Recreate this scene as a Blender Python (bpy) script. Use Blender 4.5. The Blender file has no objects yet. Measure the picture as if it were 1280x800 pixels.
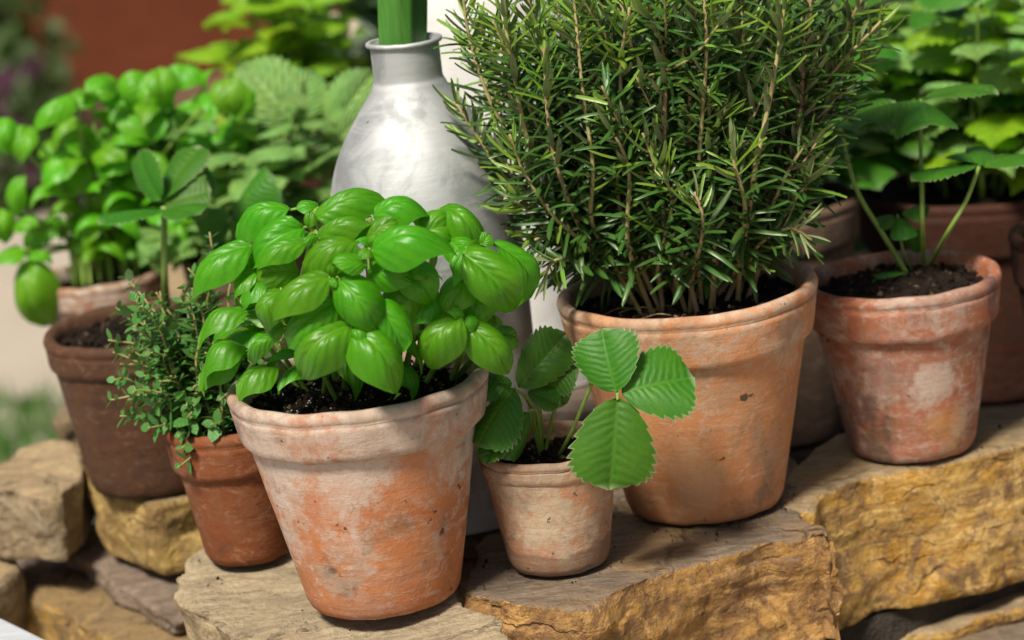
import bpy, bmesh, math, random
import numpy as np
from mathutils import Vector, Matrix, noise
random.seed(7); np.random.seed(7)
scn = bpy.context.scene
R = math.radians

# ------------------------------------------------------------------ camera
F = 3000.0                       # focal length in pixels of the 1280x800 picture
PITCH, ROLL, CAMH = R(15.0), R(6.3), 0.542
CAM = Vector((0, 0, CAMH))
_r0 = Vector((1, 0, 0)); _f = Vector((0, math.cos(PITCH), -math.sin(PITCH))); _u0 = Vector((0, math.sin(PITCH), math.cos(PITCH)))
_R = _r0 * math.cos(ROLL) - _u0 * math.sin(ROLL)
_U = _r0 * math.sin(ROLL) + _u0 * math.cos(ROLL)
cd = bpy.data.cameras.new('camera'); cam = bpy.data.objects.new('camera', cd); scn.collection.objects.link(cam)
cam.matrix_world = Matrix(((_R.x, _U.x, -_f.x, 0), (_R.y, _U.y, -_f.y, 0), (_R.z, _U.z, -_f.z, CAMH), (0, 0, 0, 1)))
cd.sensor_width = 36; cd.lens = F / 1280 * 36; cd.clip_start = 0.05; cd.clip_end = 200
cd.dof.use_dof = True; cd.dof.focus_distance = 1.44; cd.dof.aperture_fstop = 5.6
scn.camera = cam

# ------------------------------------------------------------------ light
SUN_AZ, SUN_EL = R(-28), R(54)          # azimuth from the camera side, negative = from the left
sd = Vector((math.sin(SUN_AZ) * math.cos(SUN_EL), -math.cos(SUN_AZ) * math.cos(SUN_EL), math.sin(SUN_EL)))  # towards the sun
sl = bpy.data.lights.new('sun', 'SUN'); sun = bpy.data.objects.new('sun', sl); scn.collection.objects.link(sun)
sl.energy = 5.0; sl.angle = R(11.0); sl.color = (1.0, 0.92, 0.79)
sun.rotation_euler = sd.to_track_quat('Z', 'Y').to_euler(); sun.location = (-2, -2, 4)
w = bpy.data.worlds.new('World'); scn.world = w; w.use_nodes = True
nt = w.node_tree; nt.nodes.clear()
sky = nt.nodes.new('ShaderNodeTexSky'); sky.sky_type = 'NISHITA'; sky.sun_disc = False
sky.sun_elevation = SUN_EL; sky.sun_rotation = math.atan2(sd.x, sd.y); sky.dust_density = 3.0; sky.ozone_density = 0.6
bg = nt.nodes.new('ShaderNodeBackground'); bg.inputs[1].default_value = 0.055
ow = nt.nodes.new('ShaderNodeOutputWorld'); nt.links.new(sky.outputs[0], bg.inputs[0]); nt.links.new(bg.outputs[0], ow.inputs[0])
scn.render.engine = 'CYCLES'
scn.view_settings.view_transform = 'Standard'; scn.view_settings.look = 'None'; scn.view_settings.gamma = 1
scn.view_settings.use_curve_mapping = False; scn.view_settings.exposure = 0.22

# ------------------------------------------------------------------ pixels to places
def ray(px, py):
    return (_f * F + _R * (px - 640) - _U * (py - 400)) / F
def atz(px, py, z=0.0):
    d = ray(px, py); return CAM + d * ((z - CAMH) / d.z)
def aty(px, py, y):
    d = ray(px, py); return CAM + d * (y / d.y)
def ppm(p):                                # metres per picture pixel at a point
    return (Vector(p) - CAM).dot(_f) / F
CAMDIR = -_f

# ------------------------------------------------------------------ helpers
COL = scn.collection
def mesh(name, V, Fc, mat=None, smooth=True, uv=None):
    me = bpy.data.meshes.new(name); me.from_pydata([tuple(v) for v in V], [], [tuple(f) for f in Fc]); me.update()
    if mat: me.materials.append(mat)
    if smooth: me.polygons.foreach_set('use_smooth', [True] * len(me.polygons))
    if uv is not None:
        ul = me.uv_layers.new(name='UVMap'); li = np.zeros(len(me.loops), int); me.loops.foreach_get('vertex_index', li)
        ul.data.foreach_set('uv', np.asarray(uv, float)[li].ravel())
    return me
def obj(name, me, parent=None, loc=None, kind=None):
    o = bpy.data.objects.new(name, me); COL.objects.link(o)
    if parent is not None: o.parent = parent
    if loc is not None: o.location = loc
    if kind: o['kind'] = kind
    return o
def thing(name, label, cat, loc=(0, 0, 0), group=None):
    o = bpy.data.objects.new(name, None); COL.objects.link(o); o.location = loc; o.empty_display_size = .02
    o['label'] = label; o['category'] = cat
    if group: o['group'] = group
    return o
def tag(o, label, cat, group=None):
    o['label'] = label; o['category'] = cat
    if group: o['group'] = group
    return o
class MB:
    def __init__(s): s.V = []; s.F = []; s.uv = []
    def add(s, V, Fc, uv=None):
        n = len(s.V); s.V += [tuple(v) for v in V]; s.F += [tuple(i + n for i in f) for f in Fc]
        s.uv += list(uv) if uv is not None else [(0, 0)] * len(V)
    def build(s, name, mat, parent=None, origin=Vector((0, 0, 0)), smooth=True, kind=None):
        V = [(v[0] - origin[0], v[1] - origin[1], v[2] - origin[2]) for v in s.V]
        return obj(name, mesh(name, V, s.F, mat, smooth, s.uv), parent, None, kind)
def catmull(P, n=8):
    P = [Vector(p) for p in P]
    if len(P) == 2: return [P[0].lerp(P[1], i / n) for i in range(n + 1)]
    Q = [P[0] * 2 - P[1]] + P + [P[-1] * 2 - P[-2]]; out = []
    for i in range(1, len(Q) - 2):
        a, b, c, d = Q[i - 1:i + 3]
        for k in range(n):
            t = k / n
            out.append(.5 * ((2 * b) + (c - a) * t + (2 * a - 5 * b + 4 * c - d) * t * t + (3 * b - a - 3 * c + d) * t ** 3))
    out.append(P[-1]); return out
def tube(P, r0, r1, sides=6):
    V = []; Fc = []; n = len(P); t = (P[1] - P[0]).normalized()
    a = t.orthogonal().normalized()
    for i, p in enumerate(P):
        t = (P[min(i + 1, n - 1)] - P[max(i - 1, 0)]).normalized()
        a = (a - t * a.dot(t)).normalized(); b = t.cross(a); r = r0 + (r1 - r0) * i / (n - 1)
        for k in range(sides):
            th = 2 * math.pi * k / sides; V.append(p + (a * math.cos(th) + b * math.sin(th)) * r)
    for i in range(n - 1):
        for k in range(sides):
            k2 = (k + 1) % sides; Fc.append((i * sides + k, i * sides + k2, (i + 1) * sides + k2, (i + 1) * sides + k))
    Fc.append(tuple(range(sides))[::-1]); Fc.append(tuple((n - 1) * sides + k for k in range(sides)))
    return V, Fc
def frame(base, tip, nh, width=None, thick=None):
    """matrix for a leaf whose local x runs base to tip, y across, z up"""
    x = tip - base; L = x.length; x = x / L
    z = Vector(nh) - x * Vector(nh).dot(x)
    if z.length < 1e-4: z = x.orthogonal()
    z.normalize(); y = z.cross(x); wd = width or L; th = thick or L
    return Matrix(((x.x * L, y.x * wd, z.x * th, base.x), (x.y * L, y.y * wd, z.y * th, base.y), (x.z * L, y.z * wd, z.z * th, base.z), (0, 0, 0, 1)))
def put(name, me, parent, M, origin):
    o = bpy.data.objects.new(name, me); COL.objects.link(o); o.parent = parent
    o.matrix_basis = Matrix.Translation(-Vector(origin)) @ M
    return o

# ------------------------------------------------------------------ materials
class NB:
    def __init__(s, name):
        s.m = bpy.data.materials.new(name); s.m.use_nodes = True; s.t = s.m.node_tree; s.t.nodes.clear()
        s.out = s.n('ShaderNodeOutputMaterial')
    def n(s, typ, **kw):
        nd = s.t.nodes.new(typ)
        for k, v in kw.items(): setattr(nd, k, v)
        return nd
    def l(s, a, b): s.t.links.new(a, b)
    def val(s, nd, i, v):
        if hasattr(v, 'is_output') or isinstance(v, bpy.types.NodeSocket): s.l(v, nd.inputs[i])
        else: nd.inputs[i].default_value = v
    def noise(s, vec, scale, detail=5, rough=.55, dist=0.0):
        nd = s.n('ShaderNodeTexNoise'); nd.inputs['Scale'].default_value = scale; nd.inputs['Detail'].default_value = detail
        nd.inputs['Roughness'].default_value = rough; nd.inputs['Distortion'].default_value = dist
        if vec is not None: s.l(vec, nd.inputs['Vector'])
        return nd.outputs['Fac']
    def mapping(s, vec, scale=(1, 1, 1), loc=(0, 0, 0), rot=(0, 0, 0)):
        nd = s.n('ShaderNodeMapping'); nd.inputs['Scale'].default_value = scale; nd.inputs['Location'].default_value = loc; nd.inputs['Rotation'].default_value = rot
        s.l(vec, nd.inputs['Vector']); return nd.outputs[0]
    def math(s, op, a, b=0.0, c=None, clamp=False):
        nd = s.n('ShaderNodeMath', operation=op); nd.use_clamp = clamp; s.val(nd, 0, a); s.val(nd, 1, b)
        if c is not None: s.val(nd, 2, c)
        return nd.outputs[0]
    def step(s, x, lo, hi):
        nd = s.n('ShaderNodeMapRange'); nd.interpolation_type = 'SMOOTHSTEP'; s.val(nd, 0, x); nd.inputs[1].default_value = lo; nd.inputs[2].default_value = hi
        return nd.outputs[0]
    def mix(s, f, a, b, blend='MIX'):
        nd = s.n('ShaderNodeMix', data_type='RGBA', blend_type=blend)
        s.val(nd, 0, f)
        for i, v in ((6, a), (7, b)):
            if isinstance(v, bpy.types.NodeSocket): s.l(v, nd.inputs[i])
            else: nd.inputs[i].default_value = (v[0], v[1], v[2], 1)
        return nd.outputs[2]
    def bump(s, h, strength=.5, dist=.002, prev=None):
        nd = s.n('ShaderNodeBump'); nd.inputs['Strength'].default_value = strength; nd.inputs['Distance'].default_value = dist; s.l(h, nd.inputs['Height'])
        if prev is not None: s.l(prev, nd.inputs['Normal'])
        return nd.outputs[0]
    def bsdf(s, col, rough=.8, spec=.5, metal=0.0, nrm=None):
        p = s.n('ShaderNodeBsdfPrincipled')
        if isinstance(col, bpy.types.NodeSocket): s.l(col, p.inputs['Base Color'])
        else: p.inputs['Base Color'].default_value = (*col, 1)
        s.val(p, 'Roughness', rough) if not isinstance(rough, bpy.types.NodeSocket) else s.l(rough, p.inputs['Roughness'])
        p.inputs['Specular IOR Level'].default_value = spec; p.inputs['Metallic'].default_value = metal
        if nrm is not None: s.l(nrm, p.inputs['Normal'])
        return p
    def done(s, sh): s.l(sh.outputs[0] if hasattr(sh, 'outputs') else sh, s.out.inputs[0]); return s.m
    def pos(s): return s.n('ShaderNodeTexCoord').outputs['Object']

def mat_terra(name, base, warm, pale, damp=(.05, .035, .025), pale_amt=.5, pale_top=0.0, damp_amt=.2, seed=0.0, h=.14, rough=.85, moss=.0, pale_lo=-9, foot=0.0, mott=1.0, spots=()):
    b = NB(name); p0 = b.pos(); p = b.mapping(p0, loc=(seed, seed * .7, seed * .3))
    n1 = b.noise(p, 9, 9, .68, .9); n2 = b.noise(p, 26, 8, .65, .6); n3 = b.noise(p, 120, 6, .7); nf = b.noise(p, 600, 3, .6)
    ring = b.noise(b.mapping(p, scale=(1, 1, 14)), 12, 5, .6)
    sep = b.n('ShaderNodeSeparateXYZ'); b.l(p0, sep.inputs[0]); zz = b.math('DIVIDE', sep.outputs[2], h)
    c = b.mix(b.step(n1, .35, .65), base, warm)
    c = b.mix(b.math('MULTIPLY', b.step(ring, .5, .75), .35), c, [x * .72 for x in base])
    # lime bloom: blotches with ragged edges, more of it where the pot has been wet
    m = b.math('ADD', b.math('MULTIPLY', n1, .35), b.math('MULTIPLY', n2, .38)); m = b.math('ADD', m, b.math('MULTIPLY', n3, .27))
    m = b.math('ADD', m, b.math('MULTIPLY', b.math('SUBTRACT', zz, .5), pale_top))
    if pale_lo > -5: m = b.math('ADD', m, b.math('MULTIPLY', b.step(b.math('SUBTRACT', .3, zz), 0, .3), pale_lo))
    th = .62 - pale_amt * .25
    c = b.mix(b.math('MULTIPLY', b.step(m, th + .0, th + .10), .88), c, pale)
    n4 = b.noise(b.mapping(p, loc=(9, 4, 1)), 19, 9, .72, .9)
    c = b.mix(b.math('MULTIPLY', b.step(n4, .46, .60), .7 * mott), c, [.5 * x + .5 * y * .62 for x, y in zip(base, pale)])
    c = b.mix(b.math('MULTIPLY', b.step(b.noise(b.mapping(p, loc=(2, 8, 3)), 31, 9, .7, .7), .52, .62), .75 * mott), c, warm)
    n5 = b.noise(b.mapping(p, loc=(1, 6, 7), scale=(1, 1, 2.2)), 55, 9, .75, 1.2)
    c = b.mix(b.math('MULTIPLY', b.step(n5, .53, .62), .5 * mott), c, [min(1, x * 1.12) for x in pale])
    c = b.mix(b.math('MULTIPLY', b.step(b.noise(b.mapping(p, loc=(4, 3, 2), scale=(1, 1, 1.6)), 48, 9, .75, 1.0), .54, .64), .55 * mott), c, [x * .5 for x in base])
    # streaky dust
    c = b.mix(b.math('MULTIPLY', b.step(n3, .52, .7), .22), c, pale)
    # damp and algae stains
    d = b.noise(b.mapping(p, scale=(1, 1, .7), loc=(3.1, 1.7, .4)), 17, 7, .65, .8)
    c = b.mix(b.math('MULTIPLY', b.step(d, .66 - damp_amt * .35, .78 - damp_amt * .3), .6), c, damp)
    if foot:  # darker band up from the base, ragged edge, sharing the stain colour
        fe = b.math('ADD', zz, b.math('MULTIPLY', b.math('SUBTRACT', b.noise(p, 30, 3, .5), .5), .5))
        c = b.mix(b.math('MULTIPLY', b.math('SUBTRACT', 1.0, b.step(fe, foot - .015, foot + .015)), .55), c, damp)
    if moss: c = b.mix(b.math('MULTIPLY', b.step(b.noise(p, 34, 6, .6), .56, .7), moss), c, (.10, .11, .03))
    for (q, rad, colr, amt) in spots:
        dv = b.n('ShaderNodeVectorMath', operation='DISTANCE'); b.l(p0, dv.inputs[0]); dv.inputs[1].default_value = q
        k_ = b.math('ADD', b.math('DIVIDE', dv.outputs['Value'], rad), b.math('MULTIPLY', b.math('SUBTRACT', b.noise(b.mapping(p, loc=(rad * 90, 1, 0)), .35 / rad + 22, 10, .78, 1.2), .5), 5.0))
        c = b.mix(b.math('MULTIPLY', b.math('SUBTRACT', 1.0, b.step(k_, .2, 1.15)), amt * .8), c, colr)
    sp = b.noise(b.mapping(p, loc=(5, 2, 8)), 75, 4, .6)
    c = b.mix(b.math('MULTIPLY', b.step(sp, .68, .71), .85), c, (.03, .025, .02))
    c = b.mix(b.math('MULTIPLY', b.step(nf, .45, .75), .18), c, [x * .55 for x in base])
    hgt = b.math('ADD', b.math('MULTIPLY', n3, .5), b.math('MULTIPLY', nf, .25)); hgt = b.math('ADD', hgt, b.math('MULTIPLY', n2, .8)); hgt = b.math('ADD', hgt, b.math('MULTIPLY', ring, .5))
    nr = b.bump(hgt, .45, .0022)
    rr = b.math('ADD', b.math('MULTIPLY', n2, .15), rough - .08)
    return b.done(b.bsdf(c, rr, .3, 0, nr))

def mat_stone(name, face, face2, band, top, seed=0, topmix=1.0, sc=1.0, streak=(1, 1, 6), ga=.35):
    b = NB(name); p = b.mapping(b.pos(), loc=(seed * 1.3, seed * .9, seed * .37), scale=(sc, sc, sc))
    n1 = b.noise(p, 13, 8, .65, .6); n2 = b.noise(p, 42, 8, .7, .4); n3 = b.noise(p, 220, 5, .7); st = b.noise(b.mapping(p, scale=streak), 16, 7, .65, .5)
    c = b.mix(b.step(n1, .36, .64), face, face2)
    c = b.mix(b.math('MULTIPLY', b.step(st, .5, .66), .85), c, band)
    c = b.mix(b.math('MULTIPLY', b.step(n2, .56, .7), .55), c, [min(1, x * 1.7 + .06) for x in face2])
    v1 = b.noise(b.mapping(p, loc=(3, 1, 2)), 30, 10, .78, 1.0); v2 = b.noise(b.mapping(p, loc=(7, 2, 4)), 75, 8, .75, .6); v3 = b.noise(b.mapping(p, loc=(1, 9, 4)), 20, 10, .75, 1.4)
    c = b.mix(b.math('MULTIPLY', b.step(v1, .50, .57), .85), c, [.15 * x + .85 * y for x, y in zip(face, band)])
    c = b.mix(b.math('MULTIPLY', b.step(v3, .52, .60), .85), c, [min(1, x * 1.25 + .05) for x in face])
    c = b.mix(b.math('MULTIPLY', b.step(v2, .54, .63), .6), c, [min(1, face[0] * .8 + .16), min(1, face[1] * .8 + .14), min(1, face[2] * .8 + .10)])
    c = b.mix(b.math('MULTIPLY', b.step(b.noise(b.mapping(p, loc=(5, 5, 1)), 95, 6, .7), .56, .66), .6), c, [x * .45 for x in band])
    g = b.n('ShaderNodeNewGeometry'); sp = b.n('ShaderNodeSeparateXYZ'); b.l(g.outputs['Normal'], sp.inputs[0])
    tz = b.math('ADD', sp.outputs[2], b.math('MULTIPLY', b.math('SUBTRACT', n2, .5), .9))
    grain = b.noise(b.mapping(p, scale=(1.0, 1 + 9 * ga, 1), rot=(0, 0, .25)), 40, 8, .7, .5)
    tc = b.mix(b.step(grain, .34, .66), [x * (.75 - .3 * ga) for x in top], [min(1, x * (1.1 + .3 * ga)) for x in top])
    tc = b.mix(b.math('MULTIPLY', b.step(n1, .45, .7), .4), tc, face)
    c = b.mix(b.math('MULTIPLY', b.step(tz, .5, .8), topmix), c, tc)
    c = b.mix(b.math('MULTIPLY', b.step(b.noise(p, 90, 4, .6), .6, .72), .5), c, [x * .25 for x in band])
    c = b.mix(b.math('MULTIPLY', b.step(n3, .4, .75), .35), c, [x * .4 for x in face])
    wv = b.n('ShaderNodeVectorMath', operation='MULTIPLY_ADD'); nz = b.n('ShaderNodeTexNoise'); nz.inputs['Scale'].default_value = 24; nz.inputs['Detail'].default_value = 5; b.l(p, nz.inputs['Vector'])
    b.l(nz.outputs['Color'], wv.inputs[0]); wv.inputs[1].default_value = (.05, .05, .05); b.l(p, wv.inputs[2])
    vo = b.n('ShaderNodeTexVoronoi', feature='DISTANCE_TO_EDGE'); vo.inputs['Scale'].default_value = 17; b.l(b.mapping(wv.outputs[0], scale=(.7, .7, 1.8)), vo.inputs['Vector'])
    ck = b.math('MULTIPLY', b.math('SUBTRACT', 1.0, b.step(vo.outputs[0], .0, .045)), b.step(n1, .48, .62))
    c = b.mix(b.math('MULTIPLY', ck, .35), c, [x * .22 for x in band])
    h = b.math('ADD', b.math('MULTIPLY', n2, 1.0), b.math('MULTIPLY', n3, .35)); h = b.math('ADD', h, b.math('MULTIPLY', st, .7)); h = b.math('SUBTRACT', h, b.math('MULTIPLY', ck, .7)); h = b.math('ADD', h, b.math('MULTIPLY', v1, .8)); h = b.math('ADD', h, b.math('MULTIPLY', grain, .35))
    return b.done(b.bsdf(c, .82, .35, 0, b.bump(h, 1.0, .006)))

def mat_leaf(name, top, vein, under, nv=6.0, curve=.3, gloss=.38, trans=.35, veinw=.06, veinamt=.6, bump=.6, hue=.04, edge=None, spec=.5, pucker=.0012):
    b = NB(name); uvn = b.n('ShaderNodeUVMap'); sp = b.n('ShaderNodeSeparateXYZ'); b.l(uvn.outputs[0], sp.inputs[0])
    t = sp.outputs[0]; s = b.math('ABSOLUTE', b.math('SUBTRACT', b.math('MULTIPLY', sp.outputs[1], 2), 1))
    oi = b.n('ShaderNodeObjectInfo'); wob = b.noise(b.n('ShaderNodeTexCoord').outputs['Object'], 4.0, 3, .5)
    ph = b.math('MULTIPLY', b.math('SUBTRACT', t, b.math('MULTIPLY', s, curve)), nv); ph = b.math('ADD', ph, b.math('MULTIPLY', b.math('SUBTRACT', wob, .5), .9))
    fr = b.math('ABSOLUTE', b.math('SUBTRACT', b.math('FRACT', b.math('ADD', ph, 20.0)), .5))      # 0 at vein .. .5 between
    lat = b.math('SUBTRACT', 1.0, b.step(fr, 0.0, veinw * 2)); lat = b.math('MULTIPLY', lat, b.math('SUBTRACT', 1.0, b.math('MULTIPLY', s, .75)))
    mid = b.math('SUBTRACT', 1.0, b.step(s, 0.0, .085))
    vm = b.math('MAXIMUM', b.math('MULTIPLY', lat, .6), mid)
    po = b.n('ShaderNodeTexCoord').outputs['Object']
    oi = b.n('ShaderNodeObjectInfo'); ge = b.n('ShaderNodeNewGeometry')
    cv = b.n('ShaderNodeCombineXYZ'); b.l(oi.outputs['Random'], cv.inputs[0]); b.l(ge.outputs['Random Per Island'], cv.inputs[1])
    va = b.n('ShaderNodeVectorMath', operation='MULTIPLY_ADD'); b.l(cv.outputs[0], va.inputs[0]); va.inputs[1].default_value = (37, 17, 5); b.l(po, va.inputs[2])
    n1 = b.noise(va.outputs[0], 3.0, 4, .6); n2 = b.noise(va.outputs[0], 18, 4, .6)
    c = b.mix(b.math('MULTIPLY', vm, veinamt), top, vein)
    c = b.mix(b.math('MULTIPLY', b.step(n1, .4, .7), .45), c, [top[0] * 1.7 + .01, top[1] * 1.25 + .01, top[2] * 1.1])
    c = b.mix(b.math('MULTIPLY', b.step(n2, .45, .75), .3), c, [top[0] * .5, top[1] * .6, top[2] * .6])
    if edge: c = b.mix(b.math('MULTIPLY', b.step(b.math('MAXIMUM', s, t), .93, 1.0), .6), c, edge)
    rnd = b.math('ADD', b.math('MULTIPLY', oi.outputs['Random'], .5), b.math('MULTIPLY', ge.outputs['Random Per Island'], .5))
    hs = b.n('ShaderNodeHueSaturation'); b.l(c, hs.inputs['Color'])
    b.l(b.math('ADD', .5 - hue / 2, b.math('MULTIPLY', rnd, hue)), hs.inputs['Hue']); b.l(b.math('ADD', .72, b.math('MULTIPLY', rnd, .55)), hs.inputs['Value'])
    col = hs.outputs[0]
    colb = b.mix(ge.outputs['Backfacing'], col, b.mix(.75, col, under))
    hgt = b.math('ADD', b.math('MULTIPLY', b.step(fr, 0, .5), b.math('SUBTRACT', 1.0, b.math('MULTIPLY', s, .5))), b.math('MULTIPLY', n2, .35))
    hgt = b.math('MULTIPLY', hgt, b.step(s, 0.0, .12))
    nr = b.bump(hgt, bump, pucker)
    p = b.bsdf(colb, b.math('ADD', gloss, b.math('MULTIPLY', n2, .12)), spec, 0, nr)
    tr = b.n('ShaderNodeBsdfTranslucent'); b.l(b.mix(.35, col, [vein[0] * 1.2, vein[1] * 1.2, vein[2] * .5]), tr.inputs[0])
    ms = b.n('ShaderNodeMixShader'); ms.inputs[0].default_value = trans; b.l(p.outputs[0], ms.inputs[1]); b.l(tr.outputs[0], ms.inputs[2])
    return b.done(ms)

def mat_plain(name, c1, c2, scale=20, rough=.7, bump=.3, dist=.002, spec=.4, stretch=(1, 1, 1), detail=6):
    b = NB(name); p = b.mapping(b.pos(), scale=stretch); n1 = b.noise(p, scale, detail, .6, .3); n2 = b.noise(p, scale * 6, 4, .6)
    c = b.mix(b.step(n1, .32, .68), c1, c2); c = b.mix(b.math('MULTIPLY', b.step(n2, .45, .75), .3), c, [x * .5 for x in c1])
    return b.done(b.bsdf(c, rough, spec, 0, b.bump(b.math('ADD', n1, n2), bump, dist)))

def mat_metal(name, col=(.52, .54, .55), rough=.66):
    b = NB(name); p = b.pos()
    st = b.noise(b.mapping(p, scale=(1, 1, 9)), 9, 6, .6, .5); n2 = b.noise(p, 24, 7, .65, .5); n3 = b.noise(p, 160, 4, .6)
    c = b.mix(b.math('MULTIPLY', b.step(n2, .46, .62), .6), col, (.27, .29, .30))
    c = b.mix(b.math('MULTIPLY', b.step(st, .52, .7), .4), c, (.72, .72, .70))
    c = b.mix(b.step(n3, .72, .76), c, (.12, .12, .12))
    r = b.math('ADD', b.math('MULTIPLY', st, .22), b.math('ADD', b.math('MULTIPLY', n2, .2), rough - .15))
    return b.done(b.bsdf(c, r, .4, .85, b.bump(b.math('ADD', st, b.math('MULTIPLY', n3, .2)), .25, .002)))

M_soil = mat_plain('potting_soil', (.016, .010, .007), (.05, .032, .021), 160, .95, 1.0, .006, .2)
M_bits = mat_plain('bark_bits', (.06, .035, .02), (.14, .085, .05), 120, .9)
M_perl = mat_plain('perlite', (.5, .46, .38), (.65, .6, .5), 200, .9)
M_bark = mat_plain('woody_stem', (.28, .17, .09), (.46, .34, .21), 90, .8, .6, .001, .3, (1, 1, .3))
M_rstem = mat_plain('rosemary_stem', (.27, .24, .08), (.44, .34, .18), 60, .7, .4, .001, .3)
M_stem = mat_plain('green_stem', (.16, .27, .04), (.24, .36, .07), 60, .5, .2, .001, .4)
M_stem_t = mat_plain('thyme_stem', (.22, .24, .06), (.34, .28, .12), 70, .6, .2, .001)
M_basil = mat_leaf('basil_leaf', (.075, .31, .005), (.17, .44, .03), (.17, .36, .06), 4.6, .62, .34, .40, .05, .50, .34, .05)
M_basil_b = mat_leaf('basil_leaf_pale', (.12, .40, .010), (.28, .54, .06), (.18, .36, .06), 4.6, .62, .34, .42, .05, .5, .4, .06)
M_straw = mat_leaf('strawberry_leaf', (.042, .165, .008), (.13, .29, .03), (.20, .30, .12), 10, .0, .45, .3, .045, .30, .30, .05, (.35, .38, .22), .4, .0016)
M_straw_d = mat_leaf('strawberry_leaf_dark', (.045, .17, .010), (.13, .28, .04), (.14, .24, .09), 10, .0, .45, .3, .045, .28, .4, .05, (.25, .30, .18), .4, .0016)
M_mint = mat_leaf('crinkled_leaf', (.20, .42, .10), (.40, .58, .24), (.26, .38, .18), 8, .35, .42, .32, .12, .5, 1.0, .05, None, .5, .002)
M_balm = mat_leaf('bright_herb_leaf', (.21, .42, .012), (.42, .58, .05), (.3, .45, .06), 7, .35, .42, .45, .1, .4, .8, .06)
M_thyme = mat_leaf('thyme_leaf', (.07, .20, .035), (.16, .30, .08), (.2, .28, .14), 4, .3, .4, .25, .06, .3, .3, .06)
M_rose = mat_leaf('rosemary_needle', (.028, .10, .011), (.10, .20, .05), (.33, .34, .22), .01, .0, .34, .18, .0, .6, .2, .05, None, .6)
M_rose_y = mat_leaf('rosemary_young_needle', (.13, .27, .02), (.25, .40, .08), (.33, .38, .22), .01, .0, .34, .25, .0, .6, .2, .05, None, .6)
M_shrub = mat_leaf('shrub_leaf', (.018, .06, .012), (.06, .13, .03), (.05, .10, .04), 6, .3, .4, .2, .06, .3, .5, .05)
M_shrub_g = mat_leaf('garden_bush_leaf', (.05, .11, .02), (.1, .2, .05), (.1, .16, .06), 6, .3, .5, .25, .06, .3, .5, .05)

# ------------------------------------------------------------------ the setting
GZ = -0.75
def ground_mat():
    b = NB('garden_path'); p = b.pos(); n = b.noise(p, 1.3, 6, .6); f = b.noise(p, 40, 6, .7)
    c = b.mix(b.step(n, .35, .65), (.34, .29, .23), (.43, .38, .31)); c = b.mix(b.math('MULTIPLY', b.step(f, .45, .7), .35), c, (.22, .18, .14))
    return b.done(b.bsdf(c, .9, .2, 0, b.bump(f, .5, .01)))
S = 60
g = obj('ground', mesh('ground', [(-S, -S, GZ), (S, -S, GZ), (S, S, GZ), (-S, S, GZ)], [(0, 1, 2, 3)], ground_mat(), False), kind='structure')
M_grass = mat_leaf('grass_blade', (.07, .19, .02), (.14, .28, .05), (.1, .2, .05), .01, 0, .5, .3, .0, .3, .2, .08)
mb = MB()
for i in range(7000):
    x = random.uniform(-2.6, .4); y = random.uniform(3.75, 4.62) + .1 * math.sin(x * 3)
    a = random.uniform(0, 6.28); h = random.uniform(.03, .07); s = .004
    dx, dy = math.cos(a) * s, math.sin(a) * s; lx, ly = random.uniform(-.03, .03), random.uniform(-.03, .03)
    mb.add([(x - dx, y - dy, GZ), (x + dx, y + dy, GZ), (x + lx * .5 + dx * .7, y + ly * .5 + dy * .7, GZ + h * .6), (x + lx, y + ly, GZ + h)], [(0, 1, 2), (0, 2, 3)])
gr = mb.build('grass', M_grass, kind='stuff'); tag(gr, 'strip of green grass along the pale path', 'grass')

# red brown garden wall far behind
mw = mat_plain('red_brown_render', (.10, .025, .010), (.135, .036, .015), 2.0, .9, .3, .01, .2)
mcap = mat_plain('coping', (.16, .09, .06), (.22, .13, .09), 6, .9)
wt = thing('garden_wall', 'red brown rendered garden wall far behind the herb pots', 'wall', (-2.2, 7.6, GZ))
def box(x0, x1, y0, y1, z0, z1):
    return [(x0, y0, z0), (x1, y0, z0), (x1, y1, z0), (x0, y1, z0), (x0, y0, z1), (x1, y0, z1), (x1, y1, z1), (x0, y1, z1)], [(0, 3, 2, 1), (4, 5, 6, 7), (0, 1, 5, 4), (1, 2, 6, 5), (2, 3, 7, 6), (3, 0, 4, 7)]
obj('wall_face', mesh('wall_face', *box(-4.5, 3.3, 0, .25, 0, 1.9), mw, False), wt)
obj('coping', mesh('coping', *box(-4.55, 3.35, -.05, .3, 1.9, 1.98), mcap, False), wt)
obj('plinth', mesh('plinth', *box(-4.52, 3.32, -.04, -.002, 0, .16), mcap, False), wt)

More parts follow.
